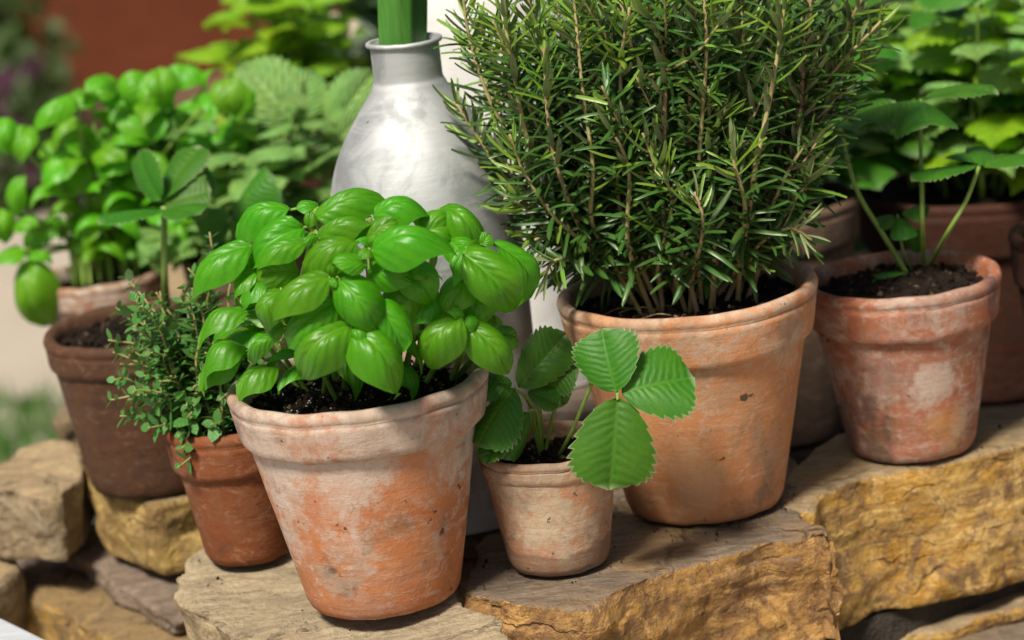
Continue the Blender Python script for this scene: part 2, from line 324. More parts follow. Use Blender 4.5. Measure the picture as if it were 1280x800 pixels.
# ------------------------------------------------------------------ leaf shapes
def leaf_mesh(name, mat, wid, nt_=12, ns=5, arch=.12, cup=.22, tipdrop=.1, fold=0.0, pucker=.012, nv=6.5, teeth=0, toothd=0.0, sweep=.25, seed=0, curl=0.0, twist=0.0):
    """x 0..1 base to tip, y -.5..+.5 at the widest, z up; wid(t) is half width 0..1"""
    rnd = random.Random(seed); ph = rnd.uniform(0, 6.28)
    if teeth: nt_ = teeth * 4
    V = []; UV = []; cols = 2 * ns + 1
    for i in range(nt_ + 1):
        t = i / nt_
        for j in range(cols):
            s = (j - ns) / ns; a = abs(s)
            e = wid(t) * .5
            x = t * (1 - sweep * .5) + sweep * .5 * t * t
            if teeth:
                k = (t * teeth) % 1.0; tr_ = .75 + .5 * random.Random(int(t * teeth + 1e-6) * 7 + seed + (j > ns) * 31).random(); saw = (k / .72 if k < .72 else (1 - k) / .28)
                e *= 1 + toothd * tr_ * (saw - .4) * 2 * a ** 3
                x = x + (sweep * (a ** 1.1) * math.sin(math.pi * min(t * 1.05, 1)) * .45 if True else 0) + toothd * saw * .35 * a ** 3 * (t < .97)
            y = s * e * 1.0
            z = arch * 4 * t * (1 - t) - tipdrop * t ** 3 - cup * (y * 2) ** 2 * .5 + fold * abs(y)
            z += -curl * max(0, t - .6) ** 2 * 4
            z += pucker * math.cos(2 * math.pi * nv * (t - (.62 if not teeth else 0) * a) + math.pi) * (a * (1 - a * .6) * 2) * math.sin(math.pi * min(1, t * 1.02)) ** .5
            z += .02 * math.sin(5 * t + ph) * s + twist * s * (t - .3) * .5
            z -= .03 * (1 - a) ** 5                         # midrib groove
            V.append((x, y, z)); UV.append((t, s * .5 + .5))
    Fc = []
    for i in range(nt_):
        for j in range(cols - 1):
            a = i * cols + j; Fc.append((a, a + cols, a + cols + 1, a + 1))
    return mesh(name, V, Fc, mat, True, UV)
def w_basil(t): return max(.015, (math.sin(math.pi * t ** .9)) ** .52 * (1 - .04 * t)) if 0 < t < 1 else .015
def w_straw(t): return max(.03, (math.sin(math.pi * t ** .95)) ** .52) if 0 < t < 1 else (.03 if t <= 0 else .06)
def w_mint(t): return max(.02, (math.sin(math.pi * t ** .72)) ** .8) if 0 < t < 1 else .02
def w_lance(t): return max(.02, (math.sin(math.pi * t ** .8)) ** .9) if 0 < t < 1 else .02
BAS = [leaf_mesh('basil_leaf', M_basil, w_basil, 14, 6, a, c, d, fo, p, 4.6, 0, 0, .1, i, cu, tw) for i, (a, c, d, fo, p, cu, tw) in enumerate(
    [(.18, .95, .05, .42, .006, .25, .15), (.25, 1.15, .12, .42, .006, .35, -.2), (.13, .8, .02, .42, .005, .1, .3), (.30, 1.25, .16, .40, .006, .5, .1), (.22, 1.35, .1, .6, .007, .2, -.35), (.17, .8, .06, .6, .006, .4, .4), (.24, 1.0, .2, .32, .007, .3, -.5)])]
BASB = [BAS[i].copy() for i in (0, 2, 5, 6)] + [leaf_mesh('basil_leaf', M_basil_b, w_basil, 12, 5, .14, .5, .1, .3, .006, 4.6, 0, 0, .1, 9, .4, -.4)]
for m in BASB: m.materials[0] = M_basil_b
STR = [leaf_mesh('strawberry_leaflet', M_straw, w_straw, 0, 6, .04, .30, .08, .14, .0045, 10, 10, .075, .6, i, 0, tw) for i, tw in enumerate((.08, -.12, .0))]
STRD = [leaf_mesh('strawberry_leaflet_b', M_straw_d, w_straw, 0, 5, .06, .35, .06, f, .006, 10, 10, .075, .55, i, 0, .1) for i, f in enumerate((-.25, .3, -.1))]
MIN = [leaf_mesh('crinkled_leaf', M_mint, w_mint, 0, 5, .08, .3, .12, .15, .012, 8, 10, .07, .4, i, 0, tw) for i, tw in enumerate((.1, -.2, .25))]
BAL = [leaf_mesh('bright_leaf', M_balm, w_mint, 0, 4, .08, .3, .12, .1, .010, 7, 8, .07, .4, i, 0, tw) for i, tw in enumerate((.1, -.2, .25))]

def leaf_at(parent, org, me, b3, t3, wpx, nh, name='leaf'):
    wd = wpx * ppm(b3)
    return put(name, random.choice(me) if isinstance(me, list) else me, parent, frame(b3, t3, nh, wd, (t3 - b3).length), org)

# ------------------------------------------------------------------ pots
def lathe(prof, n=80, wob=.004, seed=0, closed=False, uvz=False):
    V = []; Fc = []; m = len(prof)
    for (r, z) in prof:
        for k in range(n):
            th = 2 * math.pi * k / n
            q = 1 + wob * (noise.noise((math.cos(th) * 1.3 + seed, math.sin(th) * 1.3, z * 18)) + .4 * noise.noise((math.cos(th) * 6 + seed, math.sin(th) * 6, z * 70)))
            V.append((r * q * math.cos(th), r * q * math.sin(th), z + (wob * .12 * noise.noise((math.cos(th) * 3, math.sin(th) * 3, seed + z)) if r > 1e-4 else 0)))
    rr = m if closed else m - 1
    for i in range(rr):
        i2 = (i + 1) % m
        for k in range(n):
            k2 = (k + 1) % n; Fc.append((i * n + k, i * n + k2, i2 * n + k2, i2 * n + k))
    return V, Fc
def make_pot(label, base, Rt, rb, h, collar, stepo, mat, soil=.018, seed=0, crumbs=250, perl=0, lip=.0045, tilt=None, mrim=None, heap=.006):
    base = Vector(base)
    t = thing('terracotta_pot', label, 'plant pot', base)
    if tilt: t.rotation_euler = tilt
    hc = h - collar; rc = rb + (Rt - stepo * .6 - rb) * hc / h * 1.02; th = .0075
    body = [(0, .004), (rb * .8, .004), (rb - .006, .0), (rb - .002, .0015), (rb, .006)]
    for i in range(1, 15):
        f = i / 14; body.append((rb + (rc - rb) * f, .006 + (hc + .004 - .006) * f))
    body += [(rc - th * .9, hc + .004), (rb - th * .5, .012), (0, .012)]
    obj('body', mesh('pot_body', *lathe(body, 88, .007, seed), mat), t)
    c0 = rc + stepo; c1 = Rt
    rim = [(rc - th * .6, hc - .001), (c0 - .003, hc - .002), (c0 - .0008, hc), (c0, hc + .003)]
    for i in range(1, 7):
        f = i / 6; rim.append((c0 + (c1 - .001 - c0) * f, hc + .003 + (collar - .003 - lip * 2.2) * f))
    rim += [(c1 - .0022, h - lip * 2.0), (c1 - .0004, h - lip * 1.5), (c1, h - lip * .9), (c1 - .001, h - lip * .3), (c1 - lip * .6, h), (c1 - lip * 1.3, h - .0004), (c1 - lip * 1.9, h - .0022), (c1 - lip * 2.1, h - .006)]
    rim += [(c1 - lip * 2.2 - .002, h - soil - .006), (rc - th * .8, hc)]
    obj('rim', mesh('pot_rim', *lathe(rim, 88, .010, seed + 3, True), mrim or mat), t)
    # soil: an uneven round of crumbs
    rs = c1 - lip * 2.2 - .0005; zs = h - soil; V = [(0, 0, zs + heap)]; Fc = []; n = 56; m = 14; sx = seed * 1.7
    def sz(x, y):
        r = math.hypot(x, y) / rs
        return zs + heap * (1 - r * r) + .0035 * noise.noise((x * 90 + sx, y * 90, 0)) + .0025 * noise.noise((x * 240 + sx, y * 240, 4))
    for i in range(1, m + 1):
        for k in range(n):
            a = 2 * math.pi * k / n; r = rs * i / m; x, y = r * math.cos(a), r * math.sin(a); V.append((x, y, sz(x, y)))
    for k in range(n): Fc.append((0, 1 + k, 1 + (k + 1) % n))
    for i in range(m - 1):
        for k in range(n):
            k2 = (k + 1) % n; Fc.append((1 + i * n + k, 1 + (i + 1) * n + k, 1 + (i + 1) * n + k2, 1 + i * n + k2))
    so = obj('soil', mesh('soil', V, Fc, M_soil), t)
    for nm, cnt, mt, s0, s1 in (('soil_crumbs', crumbs, M_soil, .0010, .0034), ('bark_bits', crumbs // 4, M_bits, .0008, .0026), ('perlite_grains', perl, M_perl, .0004, .0011)):
        if not cnt: continue
        mb = MB()
        for i in range(cnt):
            a = random.uniform(0, 6.283); r = rs * .96 * math.sqrt(random.random()); x, y = r * math.cos(a), r * math.sin(a); s = random.uniform(s0, s1)
            z = sz(x, y) + s * .4; O = Vector((x, y, z))
            dirs = [Vector(d) * s * random.uniform(.6, 1.2) for d in ((1, 0, 0), (-1, 0, 0), (0, 1, 0), (0, -1, 0), (0, 0, 1), (0, 0, -1))]
            q = Matrix.Rotation(random.uniform(0, 3), 3, Vector((random.random(), random.random(), .5)))
            mb.add([O + q @ d for d in dirs], [(0, 2, 4), (2, 1, 4), (1, 3, 4), (3, 0, 4), (2, 0, 5), (1, 2, 5), (3, 1, 5), (0, 3, 5)])
        mb.build(nm, mt, so, smooth=False, kind='stuff')
    return t, base + Vector((0, 0, zs + heap * .5)), rs
def spot(px, py, base, dy, rad, col, amt):
    q = aty(px, py, base.y - dy) - base; return ((q.x, q.y, q.z), rad, col, amt)
def B(px, py, z=0.0): return atz(px, py, z)
b_main = B(481, 741); b_thy = B(313, 692); b_str = B(700, 701); b_ros = B(882, 625); b_rig = B(1140, 556); b_lef = B(200, 597)
sp_main = [spot(415, 713, b_main, .048, .0065, (.02, .022, .018), 1.0), spot(432, 735, b_main, .048, .008, (.05, .045, .035), .8), spot(425, 725, b_main, .048, .022, (.36, .30, .24), .8), spot(520, 610, b_main, .062, .030, (.50, .18, .06), .8), spot(360, 590, b_main, .060, .026, (.56, .47, .40), .8), spot(450, 680, b_main, .054, .020, (.55, .47, .40), .75), spot(510, 690, b_main, .05, .026, (.52, .20, .07), .7), spot(400, 640, b_main, .058, .022, (.46, .20, .11), .7), spot(470, 560, b_main, .066, .018, (.58, .50, .44), .8)]
sp_rig = [spot(1175, 475, b_rig, .052, .022, (.52, .44, .38), .85), spot(1110, 470, b_rig, .054, .024, (.26, .15, .12), .8), spot(1185, 540, b_rig, .036, .020, (.44, .30, .13), .85), spot(1180, 522, b_rig, .042, .013, (.46, .19, .05), .8), spot(1095, 550, b_rig, .04, .018, (.07, .06, .03), .8), spot(1080, 520, b_rig, .04, .018, (.06, .045, .045), .7)]
sp_ros = [spot(905, 500, b_ros, .07, .026, (.30, .21, .14), .6), spot(960, 560, b_ros, .05, .022, (.33, .22, .14), .55), spot(860, 590, b_ros, .056, .03, (.52, .33, .2), .6), spot(950, 620, b_ros, .044, .012, (.12, .09, .06), .7), spot(935, 425, b_ros, .075, .024, (.58, .22, .08), .7), spot(800, 430, b_ros, .066, .026, (.28, .13, .07), .6), spot(980, 430, b_ros, .05, .02, (.56, .42, .3), .6), spot(860, 412, b_ros, .082, .02, (.25, .15, .1), .6)]
sp_str = [spot(690, 650, b_str, .036, .020, (.50, .42, .30), .8), spot(735, 620, b_str, .034, .014, (.50, .23, .12), .7), spot(650, 630, b_str, .03, .016, (.24, .19, .14), .6), spot(720, 602, b_str, .042, .014, (.48, .24, .14), .7)]
T_main = mat_terra('terracotta_limed', (.42, .16, .07), (.50, .18, .06), (.53, .44, .37), pale_amt=.70, pale_top=.26, damp_amt=.36, seed=2.3, h=.144, damp=(.16, .12, .09), mott=.8, spots=sp_main)
T_main_rim = mat_terra('terracotta_limed_rim', (.38, .22, .145), (.42, .18, .10), (.48, .40, .335), pale_amt=.85, pale_top=.0, damp_amt=.4, seed=5.3, h=.144, damp=(.2, .15, .12), mott=.8)
T_rose = mat_terra('terracotta_peach', (.46, .20, .085), (.55, .24, .10), (.52, .40, .30), pale_amt=.42, pale_top=.16, damp_amt=.34, damp=(.20, .13, .085), seed=7.7, h=.149, mott=.7, spots=sp_ros)
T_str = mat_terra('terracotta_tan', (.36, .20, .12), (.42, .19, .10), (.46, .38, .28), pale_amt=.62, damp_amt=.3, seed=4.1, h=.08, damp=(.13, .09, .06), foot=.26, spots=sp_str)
T_right = mat_terra('terracotta_bloomed', (.34, .11, .05), (.38, .15, .085), (.45, .36, .30), pale_amt=.62, damp_amt=.5, seed=9.2, h=.123, damp=(.07, .045, .045), moss=.25, spots=sp_rig)
T_thy = mat_terra('terracotta_rust', (.20, .06, .019), (.175, .05, .016), (.30, .16, .09), pale_amt=.05, damp_amt=.15, seed=12.9, h=.096, rough=.8)  # rust orange, its base colour lowered for the shade on the left pots
T_left = mat_terra('terracotta_shaded_brown', (.068, .028, .013), (.088, .037, .016), (.15, .09, .055), pale_amt=.15, damp_amt=.3, seed=15.3, h=.12, damp=(.03, .02, .015), rough=.75)  # brown base darkened to stand for the shade over this pot
T_grey = mat_terra('terracotta_grey_brown', (.11, .065, .042), (.14, .085, .055), (.22, .17, .13), pale_amt=.4, damp_amt=.4, seed=17.3, h=.12, damp=(.04, .03, .025))
T_white = mat_terra('terracotta_whitened', (.28, .12, .06), (.3, .15, .08), (.52, .47, .40), pale_amt=.7, damp_amt=.2, seed=19.3, h=.09)
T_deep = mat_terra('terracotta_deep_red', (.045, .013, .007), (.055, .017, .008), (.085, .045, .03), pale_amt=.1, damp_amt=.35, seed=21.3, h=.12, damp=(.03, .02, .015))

p_main, s_main, rs_main = make_pot('limescale mottled terracotta pot with thick pale rim, holding the bushy basil', b_main, .080, .0485, .1425, .030, .0045, T_main, .015, 1, 600, 420, mrim=T_main_rim)
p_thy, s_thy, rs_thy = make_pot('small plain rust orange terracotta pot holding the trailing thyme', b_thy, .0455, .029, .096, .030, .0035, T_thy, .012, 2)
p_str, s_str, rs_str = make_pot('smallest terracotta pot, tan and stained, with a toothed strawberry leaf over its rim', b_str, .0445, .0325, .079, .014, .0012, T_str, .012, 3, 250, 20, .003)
p_ros, s_ros, rs_ros = make_pot('large peach terracotta pot with deep collar, holding the tall rosemary', b_ros, .0848, .0525, .149, .034, .0042, T_rose, .014, 4, 700, 40)
p_rig, s_rig, rs_rig = make_pot('blotched terracotta pot with white bloom and mossy foot on the banded ochre stone', b_rig, .0675, .0440, .123, .031, .004, T_right, .011, 5, 300)
p_lef, s_lef, rs_lef = make_pot('dark brown terracotta pot with orange lip beside the thyme pot', b_lef, .0680, .0505, .119, .023, .003, T_left, .010, 6, 500)
b_bb = Vector((-.340, 1.97, 0)); b_mint = Vector((-.215, 1.97, 0)); b_yel = Vector((-.185, 2.30, 0)); ZR = -.075; b_gry = B(975, 432); b_gry.z = ZR; b_big = Vector((.395, 1.93, ZR)); b_dk = Vector((.412, 1.635, ZR))
p_bb, s_bb, rs_bb = make_pot('whitened terracotta pot holding the far basil, behind the dark brown pot', b_bb, .055, .040, .095, .022, .003, T_white, .012, 7, 60)
p_mint, s_mint, rs_mint = make_pot('terracotta pot of crinkled leaf herb hidden behind the bushy basil', b_mint, .056, .040, .10, .024, .003, T_grey, .012, 8, 0)
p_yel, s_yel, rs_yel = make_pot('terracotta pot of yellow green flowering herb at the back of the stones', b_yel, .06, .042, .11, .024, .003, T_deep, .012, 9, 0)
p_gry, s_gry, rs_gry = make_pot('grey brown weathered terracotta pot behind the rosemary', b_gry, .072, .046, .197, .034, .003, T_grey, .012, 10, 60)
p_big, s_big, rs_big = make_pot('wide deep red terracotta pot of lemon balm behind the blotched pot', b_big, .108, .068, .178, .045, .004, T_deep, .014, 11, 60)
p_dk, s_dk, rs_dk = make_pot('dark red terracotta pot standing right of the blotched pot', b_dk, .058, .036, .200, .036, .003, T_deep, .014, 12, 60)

# ------------------------------------------------------------------ dry stone wall
M_s5 = mat_stone('pale_buff_stone', (.48, .37, .20), (.42, .31, .19), (.28, .20, .13), (.50, .41, .28), 1, .7, 1, (1, 1, 5))
M_s6 = mat_stone('ochre_face_stone', (.50, .27, .065), (.36, .20, .08), (.19, .10, .055), (.25, .195, .145), 2, 1, 1, (1, 1, 3), .5)
M_s7 = mat_stone('banded_ochre_stone', (.58, .37, .11), (.54, .27, .035), (.20, .11, .07), (.36, .29, .20), 3, .8, 1, (.5, .5, 7))
M_s1 = mat_stone('grey_buff_stone', (.34, .27, .17), (.42, .31, .17), (.22, .15, .09), (.54, .39, .22), 4, .8)
M_s3 = mat_stone('yellow_face_stone', (.50, .34, .09), (.36, .24, .10), (.24, .14, .06), (.32, .24, .15), 5, .8, 1, (4, 4, 1))
M_s2 = mat_stone('brown_grey_slab', (.26, .19, .14), (.22, .16, .11), (.18, .13, .09), (.30, .225, .17), 6, 1)
M_s4 = mat_stone('ochre_brown_stone', (.48, .29, .06), (.28, .18, .09), (.15, .10, .07), (.28, .21, .13), 7, .6)
M_sx = mat_stone('grey_brown_stone', (.28, .21, .12), (.33, .24, .12), (.16, .12, .08), (.27, .21, .15), 8, .9)
wall = thing('dry_stone_wall', 'dry stone wall of rough ochre and grey stones carrying the pots', 'stone wall', (0, 1.55, GZ))
W0 = Vector((0, 1.55, GZ))
dg = None
def stone(pts_top, zt, zb, mat, bot=None, vox=.0042, rough=.0045, strata=.003, seed=0, lean=.0, bevel=.006, fine=1.0, facet=.008):
    """pts_top: world xy(z) outline of the upper face; bottom outline leans in by `lean`"""
    n = len(pts_top); P = [Vector(p) for p in pts_top]; c = sum(P, Vector()) / n
    bm = bmesh.new()
    T = [bm.verts.new(p) for p in P]
    if bot is None:
        bot = []
        for p in P:
            d = Vector((c.x - p.x, c.y - p.y, 0)); bot.append(Vector((p.x + d.x * lean, p.y + d.y * lean, zb)))
    Bv = [bm.verts.new(p) for p in bot]
    bm.faces.new(T); bm.faces.new(Bv[::-1])
    for i in range(n): bm.faces.new((T[i], Bv[i], Bv[(i + 1) % n], T[(i + 1) % n]))
    bmesh.ops.recalc_face_normals(bm, faces=bm.faces)
    bmesh.ops.bevel(bm, geom=list(bm.edges), offset=bevel, segments=2, affect='EDGES', profile=.6, clamp_overlap=True)
    bmesh.ops.triangulate(bm, faces=bm.faces)
    for it in range(3):
        es = [e_ for e_ in bm.edges if e_.calc_length() > .034]
        if not es: break
        bmesh.ops.subdivide_edges(bm, edges=es, cuts=1); bmesh.ops.triangulate(bm, faces=bm.faces)
    rj = random.Random(seed + 100); ztop = max(v.co.z for v in bm.verts); bm.normal_update()
    for v in bm.verts:
        if v.normal.z > .75: v.co.z -= rj.uniform(0, .0012)
        else: v.co += Vector((v.normal.x, v.normal.y, 0)) * (noise.noise(v.co * 31 + Vector((seed, 0, 0))) * 1.7 - .4) * facet + Vector((0, 0, noise.noise(v.co * 27 + Vector((0, seed, 5))) * .5 * facet))
    me = bpy.data.meshes.new('tmp'); bm.to_mesh(me); bm.free()
    o = bpy.data.objects.new('tmp', me); COL.objects.link(o)
    md = o.modifiers.new('r', 'REMESH'); md.mode = 'VOXEL'; md.voxel_size = vox; md.use_smooth_shade = True
    dgr = bpy.context.evaluated_depsgraph_get(); ev = o.evaluated_get(dgr); m2 = bpy.data.meshes.new_from_object(ev)
    bpy.data.objects.remove(o)
    nv = len(m2.vertices); co = np.zeros(nv * 3); no = np.zeros(nv * 3); m2.vertices.foreach_get('co', co); m2.vertices.foreach_get('normal', no)
    co = co.reshape(-1, 3); no = no.reshape(-1, 3); d = np.zeros(nv); so = seed * 3.7
    for i in range(nv):
        x, y, z = co[i]
        big = noise.noise((x * 9 + so, y * 9, z * 12)) + .6 * noise.noise((x * 24 + so, y * 24, z * 30))
        st = noise.noise((x * 7 + so, y * 7, z * 85 + x * 12)); st = 1 - abs(st) * 2.2 if abs(no[i][2]) < .6 else noise.noise((x * 14, y * 60 + so, z * 20))
        cell = noise.noise((x * 70 + so, y * 70, z * 90)) + .6 * abs(noise.noise((x * 150 + so, y * 150, z * 150)))
        tb_ = noise.turbulence((x * 38 + so, y * 38, z * 52), 4, True) - .6
        d[i] = rough * .55 * big + strata * st * .18 + (strata * max(0, .25 + 1.1 * noise.noise((x * 13 + so, y * 13, z * 16))) * .7 * (((z * 47 + x * 5 + 2.6 * noise.noise((x * 8 + so, y * 8, z * 14))) % 1.0) - .5) if abs(no[i][2]) < .7 else 0) - .0015 * fine * tb_ + .0009 * fine * cell
    up = no[:, 2] > .6
    d = np.where(up, np.minimum(d * .55, .0012), d)       # upper faces stay flat enough to stand pots on
    co2 = co + no * d[:, None] - np.array(W0)
    m2.vertices.foreach_set('co', co2.ravel()); m2.materials.clear(); m2.materials.append(mat)
    m2.polygons.foreach_set('use_smooth', [False] * len(m2.polygons)); m2.update(); m2.name = 'stone'
    ob = obj('stone', m2, wall); return ob
def tp(pts, z=-.002): return [atz(p[0], p[1], p[2] if len(p) > 2 else z) for p in pts]
def lb(o, t): o['label'] = t
lb(stone(tp([(228, 700), (213, 742, -.006), (285, 800, -.012), (420, 850, -.016), (560, 856, -.014), (648, 800, -.008), (648, 783), (572, 738), (560, 640), (430, 630), (300, 652)]), 0, -.055, M_s5, lean=.10, seed=1, vox=.0024), 'pale buff slab under the mottled pot')
lb(stone(tp([(578, 742), (642, 757), (722, 762), (785, 735), (875, 697), (960, 680), (1027, 666), (1042, 674), (1012, 640), (985, 560), (800, 560), (600, 660)]), 0, -.075, M_s6, lean=-.01, seed=2, vox=.0024, rough=.004), 'weathered slab with ochre front under rosemary pot')
lb(stone(tp([(1016, 640), (1022, 621), (1080, 597), (1140, 586), (1220, 572), (1300, 549), (1420, 510), (1410, 478), (1270, 520), (1180, 520), (1040, 540), (962, 602), (975, 634)]), 0, -.103, M_s7, lean=.02, seed=3, vox=.0026, rough=.002, strata=.0016, bevel=.006, facet=.0045), 'banded ochre block under the blotched pot')
lb(stone(tp([(112, 611), (150, 622), (190, 632), (245, 622), (300, 605), (340, 540), (300, 520), (150, 530), (100, 575)]), 0, -.062, M_s3, lean=.10, seed=4, rough=.003), 'yellow faced block under the dark brown pot')
lb(stone(tp([(54, 662, -.064), (104, 645, -.064), (140, 660, -.064), (215, 690, -.064), (260, 745, -.07), (244, 770, -.072), (212, 781, -.072), (112, 711, -.068)]), 0, -.085, M_s2, lean=.03, seed=5, rough=.0015, strata=.001, bevel=.004, vox=.0035), 'flat brown grey slab wedged below')
lb(stone(tp([(-70, 600, .004), (0, 573, .004), (12, 556, .008), (68, 540, .01), (104, 546, .008), (112, 600, -.004), (80, 622, -.004), (48, 622, 0)]), 0, -.058, M_s1, lean=.05, seed=6), 'rough grey stone with sunlit top')
stone(tp([(2, 733, -.086), (20, 703, -.086), (52, 697, -.086), (130, 718, -.086), (215, 772, -.086), (300, 815, -.086), (230, 850, -.09), (75, 762, -.09)]), 0, -.165, M_s4, lean=-.03, seed=7)
stone(tp([(-70, 705, -.06), (-20, 672, -.06), (12, 678, -.06), (29, 700, -.06), (8, 730, -.064), (-50, 760, -.06)]), 0, -.12, M_s1, lean=.05, seed=8)
stone(tp([(1075, 800, -.125), (1180, 788, -.122), (1290, 752, -.118), (1420, 715, -.118), (1420, 600, -.118), (1100, 690, -.122), (1040, 770, -.125)]), 0, -.21, M_s7, lean=.03, seed=9)
stone(tp([(-40, 695, -.09), (15, 652, -.09), (110, 650, -.09), (150, 700, -.09), (90, 722, -.09), (10, 716, -.09)]), 0, -.17, M_s2, lean=.0, seed=14)
# upper stones further back that carry the rear pots (flush tops, joints between)
def poly(x0, x1, y0, y1, z, j=.012):
    r = lambda: random.uniform(-j, j)
    return [Vector((x0 + r(), y0 + r(), z)), Vector(((x0 + x1) / 2 + r(), y0 + r(), z)), Vector((x1 + r(), y0 + r(), z)), Vector((x1 + r(), (y0 + y1) / 2 + r(), z)), Vector((x1 + r(), y1 + r(), z)), Vector(((x0 + x1) / 2 + r(), y1 + r(), z)), Vector((x0 + r(), y1 + r(), z)), Vector((x0 + r(), (y0 + y1) / 2 + r(), z))]
k = 20
for (x0, x1, y0, y1) in ((-.382, -.262, 1.90, 2.10), (-.25, -.12, 1.72, 2.08), (-.105, .075, 1.50, 1.72), (-.11, .10, 1.745, 2.05), (-.36, -.10, 2.13, 2.45), (-.08, .10, 2.09, 2.45)):
    stone(poly(x0, x1, y0, y1, -.002), 0, -.06, random.choice((M_sx, M_s1, M_s2)), lean=.04, seed=k, vox=.007); k += 1
# lower courses of the two faces
def course(A, Bp, z1, z0, n, seed):
    A = Vector(A); Bp = Vector(Bp); d = (Bp - A); L = d.length; d.normalize(); nrm = Vector((-d.y, d.x, 0)); rnd = random.Random(seed)
    cuts = [0] + sorted((i + rnd.uniform(-.25, .25)) / n for i in range(1, n)) + [1]
    global k
    for a, b_ in zip(cuts, cuts[1:]):
        s0, s1 = a * L + .004, b_ * L - .004; o_ = rnd.uniform(-.012, .012); dp = rnd.uniform(.13, .17); zz = z1 - rnd.uniform(.002, .014)
        P = [A + d * s0 + nrm * o_, A + d * (s0 + s1) / 2 + nrm * (o_ - rnd.uniform(0, .012)), A + d * s1 + nrm * (o_ + rnd.uniform(-.006, .006)), A + d * s1 + nrm * dp, A + d * s0 + nrm * dp]
        stone([Vector((p.x, p.y, zz)) for p in P], 0, z0 + .004, rnd.choice((M_sx, M_s4, M_s7, M_s1, M_s6)), lean=rnd.uniform(-.02, .05), seed=k, vox=.009); k += 1
crn = Vector((-.045, 1.315, 0)); lf = Vector((-.43, 1.95, 0)); rt = Vector((.60, 1.565, 0))
z = -.088
for i, hh in enumerate((.075, .095, .11, .13, .13, .135)):
    if i >= 1: course(lf, crn, z, z - hh, 4, 40 + i)
    course(crn + Vector((.17 if i % 2 else .02, .055 if i % 2 else .006, 0)), rt, z - (.04 if i == 0 else 0), z - hh, 4, 60 + i)
    z -= hh
fill = [(-.40, 1.97), (-.06, 1.43), (.0, 1.43), (.57, 1.68), (.57, 2.42), (-.34, 2.42)]
bed = [(.13, 1.60), (.20, 1.575), (.58, 1.70), (.60, 2.42), (.10, 2.42), (.10, 1.75)]; nb = len(bed)
V = [Vector((x, y, zz)) for zz in (-.104, ZR - .001) for (x, y) in bed]
obj('earth_bed', mesh('earth_bed', V, [tuple(range(nb))[::-1], tuple(range(nb, 2 * nb))] + [(i, (i + 1) % nb, nb + (i + 1) % nb, nb + i) for i in range(nb)], mat_plain('bed_earth', (.016, .011, .008), (.035, .024, .017), 60, .95, 1, .01, .2), False), kind='structure')
V = [Vector((x, y, zz)) - W0 for zz in (GZ, -.105) for (x, y) in fill]; n = len(fill)
obj('rubble_core', mesh('rubble_core', V, [tuple(range(n))[::-1], tuple(range(n, 2 * n))] + [(i, (i + 1) % n, n + (i + 1) % n, n + i) for i in range(n)], mat_plain('rubble', (.06, .05, .04), (.10, .08, .06), 60, .95, 1, .01), False), wall)

# ------------------------------------------------------------------ metal bottles
M_al = mat_metal('dull_aluminium')
def bottle(label, base, r, h, seed, neck=.0225, mat=M_al):
    t = thing('metal_bottle', label, 'bottle', base, 'metal bottles among the herb pots')
    q = h / .335
    prof = [(0, .002), (r - .006, 0), (r - .001, .003), (r, .010), (r * 1.0, .10 * q), (r * 1.0, .19 * q), (r * .995, .212 * q), (r * .96, .230 * q), (r * .89, .247 * q), (r * .79, .262 * q), (r * .66, .276 * q), (r * .52, .289 * q), (r * .42, .298 * q), (neck + .0015, .303 * q), (neck + .0002, .306 * q), (neck, .310 * q), (neck, .318 * q), (neck, .331 * q), (neck - .0016, .331 * q), (neck - .0016, .30 * q), (neck + .002, .295 * q)]
    P = catmull([(a, b_, 0) for a, b_ in prof[:-3]], 4); P = [(max(0, p.x), p.y) for p in P] + prof[-3:]
    obj('bottle_body', mesh('bottle_body', *lathe(P, 96, .004, seed), mat), t)
    tor = []; rr = .0017
    for i in range(12):
        a = 2 * math.pi * i / 12; tor.append((neck + .0010 + rr * math.cos(a), .331 * q + rr * math.sin(a)))
    obj('rolled_lip', mesh('rolled_lip', *lathe(tor, 72, .004, seed + 1, True), mat), t)
    return t
b_bot = B(574, 632)
bt = bottle('dull aluminium bottle with sloping shoulders, a green stalk in its neck', b_bot, .0630, .324, 1)
bottle('larger metal bottle with white glare in its colour, half hidden behind the rosemary', Vector((.005, 1.87, 0)), .080, .46, 5, .0225, mat_plain('glare_white_metal', (.66, .66, .65), (.76, .75, .73), 10, .35, .1, .001))  # metal bottle; the sun's glare on it is put in as plain white colour
# leek like stalk in the neck
mlk = mat_plain('leek_green', (.045, .17, .02), (.075, .24, .03), 25, .4, .3, .001, .5, (6, 6, .4))
mlk2 = mat_plain('leek_green_dark', (.03, .12, .015), (.045, .16, .02), 25, .4, .3, .001, .5, (6, 6, .4))
st = thing('leek_stalk', 'broad green leaf stalk standing in the aluminium bottle', 'stalk', b_bot + Vector((-.004, 0, .22)))
def blade(w0, w1, dx, off, lean, h=.26, fold=.35):
    V = []; Fc = []; n = 16; m = 8
    for i in range(n + 1):
        t = i / n
        for j in range(m + 1):
            s = j / m * 2 - 1; wd = (w0 + (w1 - w0) * t) * (1 - max(0, t - .75) * 2.5)
            V.append((dx + lean * t * h + s * wd, off + fold * abs(s) * wd + .03 * t * t * (1 if off > 0 else -.4), t * h))
    for i in range(n):
        for j in range(m):
            a = i * (m + 1) + j; Fc.append((a, a + 1, a + m + 2, a + m + 1))
    return V, Fc
for (a, mt_) in (((.0105, .0125, -.0100, -.006, .09), mlk), ((.0095, .0120, -.0035, .003, .12), mlk2), ((.008, .010, -.006, .009, .07), mlk)):
    me = mesh('leaf_blade', *blade(*a), mt_); o = obj('leaf_blade', me, st)
    sm = o.modifiers.new('s', 'SOLIDIFY'); sm.thickness = .0012

